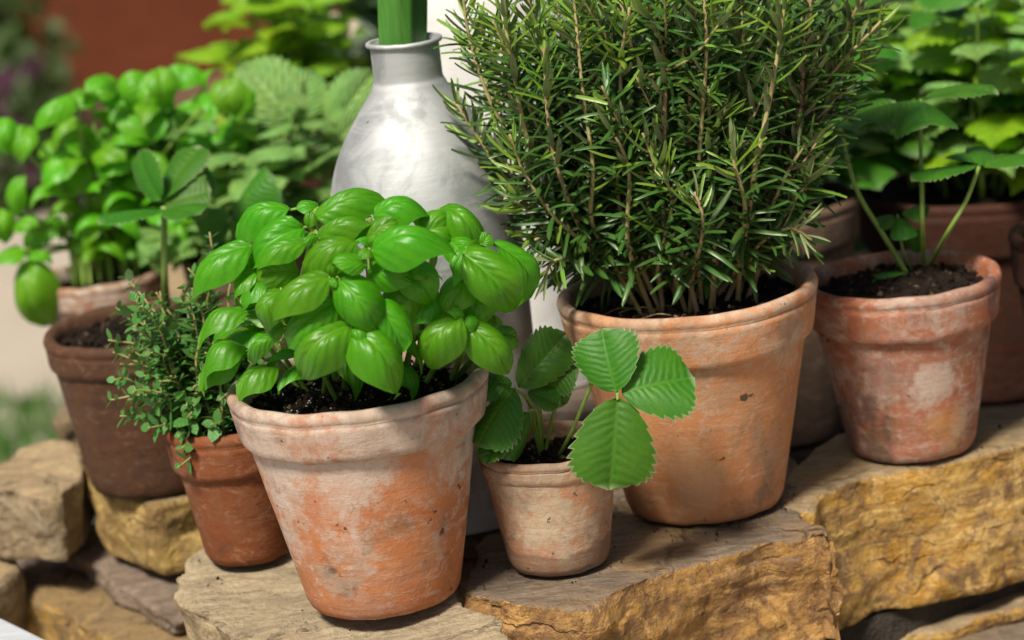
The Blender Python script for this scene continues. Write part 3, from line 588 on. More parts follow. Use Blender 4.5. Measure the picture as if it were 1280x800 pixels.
# ------------------------------------------------------------------ front basil
org = Vector(s_main)
bas = thing('basil_plant', 'bushy bright green basil growing in the mottled pot', 'basil plant', org, 'basil plants')
Y0 = b_main.y
def dome(px, py, cx=455, cy=365, rx=230, ry=140, rad=.085):
    q = 1 - ((px - cx) / rx) ** 2 - ((py - cy) / ry) ** 2
    return Y0 + .005 - rad * math.sqrt(max(q, 0))
L = [  # base x,y  tip x,y  width  depth shift(cm) variant  normal: up, cam, side
 (364, 262, 288, 284, 46, 1.5, 1, 1.0, .6, 0), (380, 284, 308, 330, 52, .5, 0, .8, .8, 0), (384, 303, 316, 330, 36, -.3, 3, 1, .5, 0), (374, 338, 318, 342, 40, .6, 2, .3, 1, 0),
 (314, 306, 231, 366, 54, .0, 0, .9, .7, -.2), (322, 338, 288, 376, 38, .8, 1, .8, .7, -.2), (392, 274, 482, 242, 48, 1.2, 2, 1, .7, 0), (398, 299, 468, 274, 40, .2, 0, 1, .8, 0),
 (448, 302, 375, 334, 48, -.2, 1, .9, .7, 0), (456, 330, 416, 328, 32, -.8, 2, .6, 1, 0), (413, 346, 334, 392, 54, -.6, 0, .9, .8, 0), (424, 348, 480, 412, 56, -.8, 1, .6, 1, 0),
 (352, 362, 320, 410, 42, -.1, 3, .6, .8, -.3), (420, 376, 354, 432, 52, -.2, 0, .6, 1, 0), (437, 406, 367, 462, 60, -.9, 1, .6, 1, 0), (441, 411, 508, 486, 62, -1.2, 1, .5, 1, .1),
 (470, 376, 506, 440, 52, -.1, 2, .3, 1, .2), (577, 394, 526, 453, 54, -.5, 1, .6, 1, 0), (582, 404, 641, 464, 46, -.4, 0, .7, .9, .1), (578, 316, 650, 384, 58, -.5, 0, .6, 1, .2),
 (612, 304, 674, 366, 48, .8, 1, .8, .8, .3), (550, 260, 604, 306, 48, 1.0, 3, .8, .8, .3), (464, 314, 562, 298, 60, -1.2, 1, 1, .8, 0), (466, 270, 538, 256, 48, .9, 3, 1, .7, 0),
 (456, 304, 494, 274, 34, .2, 2, .8, .8, 0), (520, 296, 572, 280, 44, 1.8, 0, .4, 1, 0), (590, 366, 612, 410, 48, .9, 2, .1, 1, .1), (586, 346, 558, 388, 44, .6, 0, .3, 1, -.2),
 (616, 418, 652, 424, 34, 2.0, 3, .6, .9, 0), (500, 332, 545, 372, 50, 1.0, 0, .3, 1, 0), (515, 350, 490, 400, 46, 1.6, 1, .3, 1, 0), (540, 360, 520, 405, 44, 1.8, 2, .2, 1, 0), (460, 340, 520, 345, 40, .6, 3, .6, .9, 0),
 (345, 420, 306, 446, 18, .2, 2, .8, .8, 0), (352, 405, 333, 430, 20, .6, 0, .6, .9, 0), (400, 262, 372, 258, 30, 2.0, 0, .9, .7, 0), (430, 250, 455, 262, 34, 2.0, 2, .8, .6, 0),
 (480, 300, 430, 296, 34, 1.0, 1, .8, .8, 0), (395, 420, 432, 452, 30, 1.2, 2, .4, 1, 0), (560, 300, 590, 330, 36, 1.4, 0, .4, 1, 0), (596, 312, 566, 332, 30, .5, 2, .7, .8, 0), (530, 280, 500, 262, 34, 2.0, 1, .9, .7, 0),
 (300, 318, 312, 350, 30, 1.5, 1, .6, .8, 0), (360, 300, 345, 330, 36, 1.2, 2, .6, .8, 0), (415, 320, 440, 350, 34, .8, 0, .5, 1, 0), (440, 440, 470, 462, 24, 1.2, 2, .3, 1, 0), (600, 430, 630, 445, 28, 1.5, 1, .5, 1, 0),
 # young pairs at the growing tips
 (440, 404, 428, 388, 13, -.9, 2, .6, 1, 0), (440, 410, 458, 424, 20, -1.2, 2, .6, 1, 0), (415, 345, 414, 331, 12, -.7, 2, .6, 1, 0), (412, 347, 420, 357, 11, -.8, 0, .6, 1, 0), (388, 284, 388, 264, 16, .6, 2, .6, 1, 0),
 (398, 294, 372, 308, 14, .2, 2, .9, .6, 0), (580, 398, 592, 412, 22, -.5, 2, .6, 1, 0), (578, 396, 566, 386, 16, -.3, 0, .6, 1, 0), (602, 306, 612, 292, 22, .6, 2, .6, 1, 0), (600, 308, 578, 318, 24, .4, 0, .8, .8, 0), (462, 312, 452, 322, 18, -.8, 2, .6, 1, 0), (460, 306, 468, 294, 15, -.6, 0, .6, 1, 0), (505, 344, 492, 336, 16, -.2, 1, .6, 1, 0), (515, 340, 535, 346, 16, -.2, 2, .6, 1, 0)]
nodes = [((438, 407), (404, 497)), ((414, 346), (430, 496)), ((579, 397), (562, 478)), ((600, 308), (530, 462)), ((461, 309), (486, 492)), ((392, 288), (378, 482)), ((462, 272), (470, 470)), ((350, 352), (362, 462)), ((548, 268), (520, 465)), ((318, 315), (340, 466)), ((590, 368), (540, 470)), ((424, 378), (384, 480)), ((518, 345), (500, 485)), ((612, 420), (592, 470)), ((350, 404), (366, 464)), ((395, 262), (440, 470))]
nod3 = []; stems = []
zs = s_main.z
for (a, s_) in nodes:
    p = aty(*a, dome(*a) + .012); q = atz(s_[0], s_[1], zs - .002)
    cxy = Vector((b_main.x, b_main.y)); dv = Vector((q.x, q.y)) - cxy
    if dv.length > rs_main * .86: dv = dv.normalized() * rs_main * .86
    q = Vector((cxy.x + dv.x, cxy.y + dv.y, zs - .003)); mid = q.lerp(p, .5) + Vector((random.uniform(-.006, .006), random.uniform(-.004, .004), .004))
    nod3.append(p); m = MB(); m.add(*tube(catmull([q, mid, p], 6), .0021, .0015, 7)); stems.append(m)
for (bx, by, tx, ty, wd, dz, v, up, cm, sd_) in L:
    yb = dome(bx, by) + dz * .01; b3 = aty(bx, by, yb); t3 = aty(tx, ty, min(dome(tx, ty), yb + .004) + dz * .006 - .006)
    nh = Vector((sd_, 0, up)) + CAMDIR * cm
    leaf_at(bas, org, BAS[(v + random.choice((0, 0, 4, 5))) % 7], b3, t3, wd * random.uniform(1.06, 1.2), nh + Vector((random.uniform(-.3, .3), random.uniform(-.2, .2), 0)))
    i = min(range(len(nod3)), key=lambda k: (nod3[k] - b3).length)
    if .003 < (nod3[i] - b3).length < .045:
        m_ = nod3[i].lerp(b3, .5) + Vector((0, 0, .001)); stems[i].add(*tube(catmull([nod3[i] - Vector((0, 0, .002)), m_, b3 + (t3 - b3) * .02], 3), .0011, .0008, 5))
# the far side of the bush and its dark inside
for i in range(46):
    a = random.uniform(0, 6.283); r = random.uniform(.02, .072); y = Y0 + random.uniform(.0, .065); x = b_main.x + r * math.cos(a) * 1.1
    zt = zs + .035 + .055 * random.random() * (1 - (r / .1) ** 2)
    if i % 3 == 0: y = Y0 + random.uniform(-.03, .01); zt = zs + random.uniform(.022, .05)
    b3 = Vector((x, y, zt)); o_ = Vector((x - b_main.x, y - Y0, 0)); o_ = (o_.normalized() if o_.length > 1e-3 else Vector((1, 0, 0)))
    t3 = b3 + o_ * random.uniform(.025, .038) + Vector((random.uniform(-.01, .01), random.uniform(-.008, .008), random.uniform(-.014, .006)))
    leaf_at(bas, org, BAS, b3, t3, random.uniform(38, 54), Vector((0, 0, 1)) + o_ * .4)
    if i % 4 == 0:
        q = Vector((b_main.x + (x - b_main.x) * .6, Y0 + (y - Y0) * .6, zs - .002)); m = MB(); m.add(*tube(catmull([q, q.lerp(b3, .5), b3], 5), .0019, .0012, 6)); stems.append(m)
for m in stems: m.build('stem', M_stem, bas, org)

# ------------------------------------------------------------------ thyme
def small_leaf(mat, name, wr=.5):
    V = [(0, 0, 0), (.3, -.5 * wr, .03), (.3, 0, .0), (.3, .5 * wr, .03), (.7, -.42 * wr, .02), (.7, 0, -.01), (.7, .42 * wr, .02), (1, 0, -.05)]
    Fc = [(0, 2, 1), (0, 3, 2), (1, 2, 5, 4), (2, 3, 6, 5), (4, 5, 7), (5, 6, 7)]
    Fc = [f[::-1] for f in Fc]
    return mesh(name, V, Fc, mat, True, [(v[0], v[1] / wr + .5) for v in V])
def spread(plant, org, items, me_list, name, cap=300, stuffname=None):
    """items: (matrix, mesh index). the ones nearest the lens become parts of their own, the rest one part"""
    items = sorted(items, key=lambda it: (it[0].translation - CAM).length)
    for M, k_ in items[:cap]: put(name, me_list[k_], plant, M, org)
    if len(items) > cap:
        mb = MB()
        cache = [([v.co.copy() for v in m.vertices], [tuple(p.vertices) for p in m.polygons], None) for m in me_list]
        uvs = []
        for m in me_list:
            u = [(0, 0)] * len(m.vertices)
            for lp in m.loops: u[lp.vertex_index] = tuple(m.uv_layers[0].data[lp.index].uv)
            uvs.append(u)
        by = {}
        for M, k_ in items[cap:]:
            mt_ = me_list[k_].materials[0]; by.setdefault(mt_.name, (mt_, MB()))[1].add([M @ v for v in cache[k_][0]], cache[k_][1], uvs[k_])
        for mt_, mb in by.values(): mb.build(stuffname or 'rear_' + name, mt_, plant, org, kind='stuff')
org = Vector(s_thy)
thy = thing('thyme_plant', 'trailing small leaved thyme spilling from the rust orange pot', 'thyme plant', org)
TL = [small_leaf(M_thyme, 'thyme_leaf', .55), small_leaf(M_thyme, 'thyme_leaf_b', .7)]
items = []; nst = 0
def leafy_stem(P, r0, r1, mat, plant, org, gap, ln, items, nmesh, name='stem', wr=(.5, .8), lift=.6, start=.15, perwhorl=2, rr=.2):
    mb = MB(); mb.add(*tube(P, r0, r1, 5)); mb.build(name, mat, plant, org)
    acc = 0; tot = sum((P[i + 1] - P[i]).length for i in range(len(P) - 1)); ang = random.uniform(0, 3); nxt = tot * start
    for i in range(len(P) - 1):
        seg = P[i + 1] - P[i]; d = seg.normalized(); a = d.orthogonal().normalized(); b_ = d.cross(a)
        while nxt <= acc + seg.length:
            p = P[i] + d * (nxt - acc); fr_ = nxt / tot; ang += 1.57
            for q in range(perwhorl):
                th = ang + 2 * math.pi * q / perwhorl + random.uniform(-.4, .4); o_ = a * math.cos(th) + b_ * math.sin(th)
                l_ = ln * random.uniform(.65, 1.25) * (1.0 if fr_ < .85 else .75); dr = (o_ + d * lift * random.uniform(.6, 1.4)).normalized()
                bs = p + o_ * r1 * .6
                items.append((frame(bs, bs + dr * l_, d * 1.0 + Vector((0, 0, .6)) - o_ * .2, l_), random.randrange(nmesh)))
            nxt += gap * random.uniform(.7, 1.3)
        acc += seg.length
def thy_stem(tgt, src=None, sag=.012):
    tgt = Vector(tgt)
    if src is None:
        d = Vector((tgt.x - org.x, tgt.y - org.y, 0)); dd = d.normalized() if d.length > 0 else d
        src = org + dd * min(d.length, rs_thy * random.uniform(.2, .75)) + Vector((random.uniform(-.008, .008), random.uniform(-.008, .008), -.003))
    m1 = src.lerp(tgt, .35) + Vector((random.uniform(-.006, .006), random.uniform(-.006, .006), sag * 1.3)); m2 = src.lerp(tgt, .7) + Vector((random.uniform(-.008, .008), random.uniform(-.006, .006), sag))
    leafy_stem(catmull([src, m1, m2, tgt], 6), .0010, .0006, M_stem_t, thy, org, .0052, .0105, items, 2, lift=.5)
ex = [((157, 345), .06), ((172, 375), .05), ((262, 290), .05), ((235, 335), .03), ((240, 360), .02), ((141, 440), .0), ((143, 475), .0), ((160, 500), -.01), ((175, 520), -.02), ((205, 530), -.035), ((150, 455), .02), ((190, 440), -.01), ((215, 470), -.03),
      ((250, 480), -.035), ((275, 500), -.04), ((225, 420), .0), ((300, 430), .01), ((285, 400), .02), ((310, 470), -.01), ((260, 450), -.02), ((200, 400), .02), ((320, 410), .02), ((180, 470), -.01), ((222, 545), -.038), ((165, 430), .03), ((210, 500), -.03), ((240, 515), -.04), ((310, 450), .0), ((325, 490), -.02), ((135, 425), .01), ((138, 500), -.02), ((150, 520), -.02), ((185, 535), -.03), ((228, 560), -.04), ((222, 585), -.042), ((265, 530), -.046), ((165, 400), .03), ((148, 385), .04), ((195, 365), .04), ((290, 345), .03)]
for (p, dy) in ex: thy_stem(aty(p[0], p[1], org.y + dy), None, .004 if p[1] > 500 else .012)
for i in range(95):
    px = random.gauss(222, 56); py = random.gauss(440, 42)
    if px < 145 or px > 330 or py < 350 or py > 515: continue
    thy_stem(aty(px, py, org.y + random.uniform(-.04, .045)))
for i in range(14): thy_stem(org + Vector((random.uniform(-.03, .05), random.uniform(.0, .06), random.uniform(.02, .06))))
spread(thy, org, items, TL, 'leaf')

# ------------------------------------------------------------------ front strawberry
org = Vector(s_str)
sb = thing('strawberry_plant', 'young strawberry plant with toothed leaves in the smallest pot', 'strawberry plant', org, 'strawberry plants')
yb = b_str.y
def petiole(plant, org, pts, r0=.0013, r1=.0010, mat=M_stem, name='leaf_stalk'):
    m = MB(); m.add(*tube(catmull(pts, 7), r0, r1, 7)); m.build(name, mat, plant, org)
J = aty(772, 491, yb - .052)
petiole(sb, org, [org + Vector((.004, 0, -.004)), org + Vector((.015, -.02, .020)), J + Vector((-.010, .014, .008)), J + Vector((0, .002, 0))])
leaf_at(sb, org, STR[0], aty(770, 490, yb - .052), aty(750, 411, yb - .040), 86, CAMDIR + Vector((-.35, 0, .25)), 'leaflet')
leaf_at(sb, org, STR[1], aty(777, 490, yb - .052), aty(868, 468, yb - .045), 102, CAMDIR + Vector((.12, 0, .55)), 'leaflet')
leaf_at(sb, org, STR[2], aty(772, 497, yb - .053), aty(763, 614, yb - .064), 108, CAMDIR + Vector((.1, 0, .35)), 'leaflet')
petiole(sb, org, [J, aty(772, 500, yb - .0535)], .0012, .0009)
for (bx, by, db, tx, ty, dt, wd, v, nx, nz, md) in [
    (642, 486, -.028, 594, 556, -.045, 72, 0, -.5, .5, STRD), (648, 484, -.022, 708, 416, -.012, 64, 1, .5, .3, STRD), (640, 480, -.02, 590, 478, -.02, 50, 2, -.3, .9, STRD), (668, 470, -.005, 722, 462, -.018, 50, 0, .3, .8, STRD),
    (640, 520, -.02, 606, 580, -.040, 40, 1, -.5, .2, STRD), (662, 515, -.022, 632, 574, -.040, 40, 2, .7, .3, STRD), (704, 506, -.008, 722, 442, .004, 42, 0, .8, .2, STRD), (660, 490, -.02, 700, 505, -.024, 40, 1, .2, .9, STRD)]:
    leaf_at(sb, org, md[v], aty(bx, by, yb + db), aty(tx, ty, yb + dt), wd, CAMDIR * .8 + Vector((nx, 0, nz)), 'leaflet')
for (px, py, dy) in ((643, 486, -.026), (667, 472, -.006), (640, 518, -.02), (704, 506, -.008), (662, 512, -.022)):
    t_ = aty(px, py, yb + dy); petiole(sb, org, [org + Vector((-.004, 0, -.004)), org.lerp(t_, .5) + Vector((0, 0, .012)), t_])

# ------------------------------------------------------------------ rosemary
org = Vector(s_ros)
ro = thing('rosemary_plant', 'tall dense rosemary with woody sprigs growing in the peach pot', 'rosemary plant', org)
def needle_mesh(mat, bend, name):
    V = []; UV = []; Fc = []; n = 5; wr = .15
    for i in range(n + 1):
        t = i / n; e = wr * .5 * (math.sin(math.pi * min(1, .14 + t * .80)) ** .5) * (1 if t < 1 else .35)
        zz = -bend * t * t
        for s in (-1, 0, 1): V.append((t * (1 - bend * .2 * t), s * e, zz + (.0 if s == 0 else -.05))); UV.append((t, s * .5 + .5))
    for i in range(n):
        for j in range(2):
            a = i * 3 + j; Fc.append((a, a + 3, a + 4, a + 1))
    return mesh(name, V, Fc, mat, True, UV)
NE = [needle_mesh(M_rose, b_, 'rosemary_needle') for b_ in (.08, .25, -.12, .42)] + [needle_mesh(M_rose_y, b_, 'rosemary_young_needle') for b_ in (.15, -.2)]
items = []
def sprig(P, r0, r1, ln=.021, gap=.0042, start=.12, mat=None):
    mat = mat or (M_rstem if random.random() < .75 else M_bark)
    mb = MB(); mb.add(*tube(P, r0, r1, 6)); mb.build('sprig', mat, ro, org)
    tot = sum((P[i + 1] - P[i]).length for i in range(len(P) - 1)); acc = 0; nxt = tot * start; ang = random.uniform(0, 3)
    for i in range(len(P) - 1):
        seg = P[i + 1] - P[i]; d = seg.normalized(); a = d.orthogonal().normalized(); b_ = d.cross(a)
        while nxt <= acc + seg.length:
            p = P[i] + d * (nxt - acc); f = nxt / tot; ang += 1.57
            for q in range(2 if f < .8 else 3):
                if random.random() < .12: continue
                th = ang + math.pi * q + random.uniform(-.3, .3); o_ = a * math.cos(th) + b_ * math.sin(th)
                l_ = ln * random.uniform(.75, 1.2) * (1 if f < .88 else .75); up = random.uniform(.4, .95) + max(0, f - .85) * 8
                if f < .35: up -= .4
                dr = (o_ + d * up).normalized(); bs = p + o_ * r1 * .5
                kk = random.choice((4, 5)) if (f > .8 and random.random() < .65) or random.random() < .05 else random.randrange(4)
                items.append((frame(bs, bs + dr * l_, d + Vector((0, 0, .3)) - o_ * .3, l_), kk))
            nxt += gap * random.uniform(.7, 1.35)
        acc += seg.length
yr = b_ros.y
ex = [([(760, 345), (735, 310), (690, 268), (655, 215), (637, 168)], [-.02, -.04, -.06, -.065, -.07], .0016), ([(790, 345), (742, 285), (741, 205), (728, 110), (716, -20)], [-.02, -.045, -.06, -.06, -.055], .0018),
      ([(918, 345), (932, 285), (945, 205), (965, 110), (985, -20)], [-.03, -.05, -.06, -.055, -.05], .0024), ([(905, 345), (928, 290), (930, 250), (918, 205), (918, 178)], [-.03, -.055, -.07, -.075, -.075], .0017),
      ([(850, 345), (812, 250), (808, 150), (790, 60), (770, -20)], [-.02, -.03, -.04, -.045, -.04], .0018), ([(880, 345), (905, 190), (880, 130), (848, 60), (828, -20)], [-.01, -.02, -.035, -.045, -.045], .0019),
      ([(935, 340), (960, 270), (985, 215), (1010, 175)], [-.02, -.03, -.035, -.03], .0015), ([(930, 350), (945, 310), (985, 285), (1015, 300)], [-.02, -.04, -.05, -.05], .0013),
      ([(800, 345), (720, 260), (660, 130), (615, 20)], [0, -.02, -.03, -.03], .0018), ([(810, 345), (740, 240), (690, 100), (655, -20)], [0, -.01, -.02, -.02], .0018), ([(770, 345), (700, 310), (660, 262), (630, 248)], [0, -.02, -.035, -.04], .0014), ([(790, 350), (730, 330), (695, 325), (680, 345)], [-.02, -.045, -.06, -.06], .0013),
      ([(790, 348), (715, 285), (665, 190), (640, 80), (625, -20)], [-.01, -.03, -.05, -.05, -.05], .0017), ([(800, 348), (700, 255), (625, 150), (590, 60), (578, -10)], [.01, 0, -.01, -.01, -.01], .0017), ([(780, 350), (705, 300), (655, 235), (625, 195)], [.0, -.01, -.02, -.02], .0014), ([(800, 350), (735, 300), (700, 220), (685, 150), (680, 60)], [-.02, -.04, -.06, -.06, -.06], .0017), ([(770, 352), (720, 318), (690, 295), (668, 300)], [-.01, -.03, -.045, -.05], .0013), ([(920, 348), (965, 260), (1000, 150), (1025, 40)], [.0, -.01, -.02, -.02], .0017), ([(925, 350), (960, 300), (1000, 240), (1030, 205)], [.0, -.02, -.03, -.03], .0015),
      ([(870, 345), (868, 240), (862, 140), (870, -20)], [-.03, -.05, -.055, -.05], .0019), ([(900, 345), (925, 180), (930, 80), (925, -20)], [0, -.01, -.02, -.02], .0019), ([(820, 345), (830, 300), (840, 250), (828, 215)], [-.04, -.06, -.07, -.075], .0013), ([(860, 350), (875, 310), (878, 270), (868, 240)], [-.04, -.065, -.08, -.08], .0013)]
for pts, dy, r in ex: sprig(catmull([aty(p[0], p[1], yr + d) for p, d in zip(pts, dy)], 8), r, .0010, .0250, .0036, .18)
for i in range(46):
    a = random.uniform(0, 6.283); r = rs_ros * .55 * math.sqrt(random.random()); s0 = org + Vector((r * math.cos(a), r * math.sin(a), -.004))
    hgt = random.uniform(.15, .30); sp_ = random.uniform(.05, .135)
    a2 = a + random.uniform(-.5, .5); tp_ = org + Vector((math.cos(a2) * sp_ * 1.08, math.sin(a2) * sp_ * .8, hgt * (1 - .25 * (sp_ / .135))))
    if tp_.y < yr - .07: tp_.y = yr - .07
    m1 = s0.lerp(tp_, .4) + Vector((math.cos(a2) * .012, math.sin(a2) * .010, 0)); m2 = s0.lerp(tp_, .75) + Vector((random.uniform(-.012, .012), random.uniform(-.012, .012), 0))
    sprig(catmull([s0, m1, m2, tp_], 8), .0018, .0009, .0250, .0042, .24)
    if random.random() < .6:
        c0 = s0.lerp(tp_, random.uniform(.35, .7)); dd = Vector((random.uniform(-1, 1), random.uniform(-1, .6), random.uniform(.3, 1))).normalized()
        sprig(catmull([c0, c0 + dd * .03, c0 + dd * .055 + Vector((0, 0, .015))], 7), .0011, .0007, .023, .0055, .1)
spread(ro, org, items, NE, 'needle')
for i in range(7):     # fallen needles and roots on the soil
    a = random.uniform(3.3, 6.1); r = random.uniform(.02, .06); p = org + Vector((math.cos(a) * r, math.sin(a) * r, .001)); q = p + Vector((random.uniform(-.03, .03), random.uniform(-.008, .008), .0015))
    petiole(ro, org, [p, p.lerp(q, .5) + Vector((0, 0, .003)), q], .0006, .0004, M_stem_t if i % 2 else M_bark, 'root')

# ------------------------------------------------------------------ right strawberry
org = Vector(s_rig)
sr = thing('strawberry_plant', 'leggy strawberry plant with long bare stalks in the blotched pot', 'strawberry plant', org, 'strawberry plants')
yg = b_rig.y
def trif(plant, org, J, dirs, wpx, meshes, nh=Vector((0, 0, 1))):
    for (d, l_, wd) in dirs:
        d = Vector(d).normalized(); leaf_at(plant, org, meshes, J + d * .003, J + d * l_, wd, nh, 'leaflet')
soil = lambda px, py: atz(px, py, org.z - .002)
J1 = aty(1050, 158, yg + .03); petiole(sr, org, [soil(1136, 347), aty(1105, 295, yg + .01), aty(1070, 235, yg + .02), J1], .0020, .0013)
J2 = aty(1150, 124, yg + .02); petiole(sr, org, [soil(1155, 340), aty(1153, 270, yg), aty(1151, 190, yg + .01), J2], .0017, .0013)
J3 = aty(1224, 208, yg - .005); petiole(sr, org, [soil(1160, 335), aty(1185, 290, yg - .005), aty(1208, 250, yg - .005), J3], .0017, .0013)
trif(sr, org, J1, [((-1, -.1, .1), .045, 60), ((.9, .3, .25), .045, 60), ((.1, -.9, .15), .045, 60)], 0, STRD)
trif(sr, org, J2, [((-1, -.2, -.05), .052, 70), ((1, -.2, .05), .052, 75), ((-.1, -1, -.12), .05, 75)], 0, STRD)
trif(sr, org, J3, [((-1, -.15, .02), .048, 66), ((1, -.1, .12), .048, 66), ((.0, .9, .1), .045, 60)], 0, STR)
J4 = aty(1122, 268, yg + .02); petiole(sr, org, [soil(1142, 342), aty(1128, 310, yg + .01), J4], .0010, .0008)
trif(sr, org, J4, [((-1, -.5, -.1), .020, 30), ((1, -.3, .2), .022, 34), ((.1, -.8, -.6), .022, 32)], 0, STRD, Vector((0, -.4, 1)))
J5 = soil(1100, 350) + Vector((0, 0, .006)); trif(sr, org, soil(1140, 345) + Vector((0, -.01, .004)), [((-1, -.5, .12), .035, 22)], 0, STRD); trif(sr, org, soil(1150, 335) + Vector((0, 0, .008)), [((-.2, -.2, 1), .022, 24)], 0, STR, Vector((0, -1, .2)))

# ------------------------------------------------------------------ left strawberry in the dark brown pot
org = Vector(s_lef); yl = b_lef.y
sl_ = thing('strawberry_plant', 'strawberry plant with one thick stalk in the dark brown pot', 'strawberry plant', org, 'strawberry plants')
J1 = aty(205, 258, yl); petiole(sl_, org, [atz(210, 395, org.z), aty(206, 345, yl + .0), J1], .0032, .0022)
for (bx, by, db, tx, ty, dt, wd, v, n_) in [(203, 252, 0, 246, 178, .03, 66, 0, (-.5, -.5, .6)), (200, 250, -.002, 168, 190, .012, 58, 1, (-.8, -.4, .5)), (206, 254, 0, 262, 236, -.004, 70, 2, (.5, -.6, .6)), (208, 264, -.003, 122, 272, -.022, 62, 2, (.05, -.03, 1)), (206, 262, -.006, 250, 262, -.03, 60, 0, (.0, -.1, 1)), (212, 250, .012, 258, 206, .03, 64, 1, (.1, -.8, .4))]:
    leaf_at(sl_, org, STR[v], aty(bx, by, yl + db), aty(tx, ty, yl + dt), wd, Vector(n_), 'leaflet')
petiole(sl_, org, [atz(215, 400, org.z), aty(250, 330, yl + .03), aty(290, 270, yl + .05)], .002, .0014)
for (bx, by, tx, ty, wd, n_) in [(290, 270, 335, 215, 62, (-.2, -.6, .7)), (288, 270, 245, 280, 60, (-.2, -.7, .6)), (292, 272, 330, 300, 60, (.2, -.8, .5))]:
    leaf_at(sl_, org, STRD[0], aty(bx, by, yl + .05), aty(tx, ty, yl + .04), wd, Vector(n_), 'leaflet')

# ------------------------------------------------------------------ far basil
org = Vector(s_bb); yb2 = b_bb.y
fb = thing('basil_plant', 'spreading glossy basil in the whitened pot at the back', 'basil plant', org, 'basil plants')
FL = [(146, 112, 106, 112, 36), (182, 90, 170, 138, 56), (200, 84, 205, 128, 40), (232, 80, 228, 112, 46), (285, 96, 288, 142, 46), (96, 124, 38, 158, 40), (118, 128, 92, 124, 26), (106, 156, 62, 186, 44), (112, 172, 156, 208, 50), (95, 196, 48, 240, 56), (100, 200, 84, 248, 50),
      (205, 142, 168, 174, 46), (208, 142, 250, 172, 50), (300, 150, 280, 194, 46), (166, 228, 110, 250, 42), (0, 148, 14, 190, 36), (38, 158, 22, 202, 36), (18, 268, 22, 222, 30), (0, 262, 4, 300, 34), (78, 280, 26, 305, 40), (30, 312, -8, 330, 42), (40, 322, 46, 410, 58), (38, 318, 60, 322, 26), (98, 252, 66, 264, 30), (150, 160, 120, 140, 40), (150, 140, 190, 150, 40), (255, 110, 262, 84, 26), (262, 140, 252, 165, 28), (60, 220, 90, 215, 30), (20, 282, 44, 276, 28), (130, 230, 150, 205, 34), (150, 290, 190, 330, 44), (120, 300, 150, 340, 46), (180, 300, 165, 350, 48)]
fstems = []
for i, (bx, by, tx, ty, wd) in enumerate(FL):
    d0 = random.uniform(-.05, .03); lowleft = bx < 60 and by > 200
    if lowleft: d0 = -.04
    b3 = aty(bx, by, yb2 + d0); t3 = aty(tx, ty, yb2 + d0 - .012)
    leaf_at(fb, org, BASB, b3, t3, wd * 1.08, Vector((random.uniform(-.3, .3), -.55, 1)))
    nd = org + (b3 - org) * .35 + Vector((0, 0, .02)); m = MB(); q = org + Vector((max(-.03, min(.03, (b3.x - org.x) * .3)), random.uniform(-.02, .02), -.002))
    m.add(*tube(catmull([q, nd, b3], 6), .0020, .0012, 5)); m.build('stem', M_stem, fb, org)
for i in range(330):
    px = random.gauss(170, 78); py = random.gauss(225, 64)
    if py > 320 or py < 100 or px < 60 or px > 320 or (px < 120 and py < 160) : continue
    y_ = yb2 + random.uniform(-.03, .07); b3 = aty(px, py, y_); a = random.uniform(0, 6.283); t3 = b3 + Vector((math.cos(a), math.sin(a) * .7 - .2, random.uniform(-.5, .3))) * .032
    leaf_at(fb, org, BASB, b3, t3, random.uniform(28, 44), Vector((random.uniform(-.5, .5), -.3 + random.uniform(-.4, .3), 1)))

# ------------------------------------------------------------------ generic bushy potted herb
def herb(name, label, cat, soilp, rs, leaves, n, spreadr, hmin, hmax, lsize, smat=M_stem, asp=.7, group=None, flowers=0):
    org = Vector(soilp); t = thing(name, label, cat, org, group)
    for i in range(n):
        a = random.uniform(0, 6.283); rr = spreadr * math.sqrt(random.random()); h = random.uniform(hmin, hmax)
        top = org + Vector((rr * math.cos(a), rr * math.sin(a), h)); q = org + Vector((rs * .5 * math.cos(a) * random.random(), rs * .5 * math.sin(a) * random.random(), -.003))
        P = catmull([q, q.lerp(top, .5) + Vector((0, 0, .012)), top], 6); m = MB(); m.add(*tube(P, .0018, .001, 5)); m.build('stem', smat, t, org)
        k_ = 3; 
        for j in range(k_):
            f = (.55, .8, 1.0)[j]; p = P[int(f * (len(P) - 1))]; a2 = random.uniform(0, 6.283)
            for sgn in (0, math.pi):
                d = Vector((math.cos(a2 + sgn), math.sin(a2 + sgn), random.uniform(-.25, .35))).normalized(); l_ = lsize * random.uniform(.65, 1.15) * (.75 if j == 2 else 1)
                put('leaf', random.choice(leaves), t, frame(p + d * .003, p + d * l_, Vector((0, -.15, 1)), l_ * asp * random.uniform(.9, 1.15), l_), org)
    return t, org
# crinkled herb between far basil and the bottle
mt_, mo = herb('mint_plant', 'crinkled pale green leafy herb between far basil and bottle', 'mint plant', s_mint, rs_mint, MIN, 26, .085, .02, .13, .055)
ym = b_mint.y
for (bx, by, db, tx, ty, dt, wd, n_) in [(365, 150, .0, 300, 75, .02, 90, (-.2, -.7, .6)), (360, 150, .01, 395, 85, .03, 66, (.2, -.7, .6)), (412, 165, -.01, 470, 85, .0, 66, (.3, -.8, .4)), (415, 185, -.02, 455, 140, -.02, 56, (.3, -.7, .5)), (330, 205, -.03, 245, 195, -.04, 54, (0, -.12, 1)), (330, 205, -.03, 380, 190, -.05, 60, (0, -.25, 1)), (395, 208, -.03, 425, 185, -.05, 46, (.2, -.3, 1)), (350, 120, -.02, 385, 130, -.04, 40, (.1, -.2, 1))]:
    leaf_at(mt_, mo, MIN, aty(bx, by, ym + db), aty(tx, ty, ym + dt), wd, Vector(n_))
    t_ = aty(bx, by, ym + db); petiole(mt_, mo, [mo, mo.lerp(t_, .5) + Vector((0, 0, .01)), t_], .0016, .001, M_stem, 'stem')
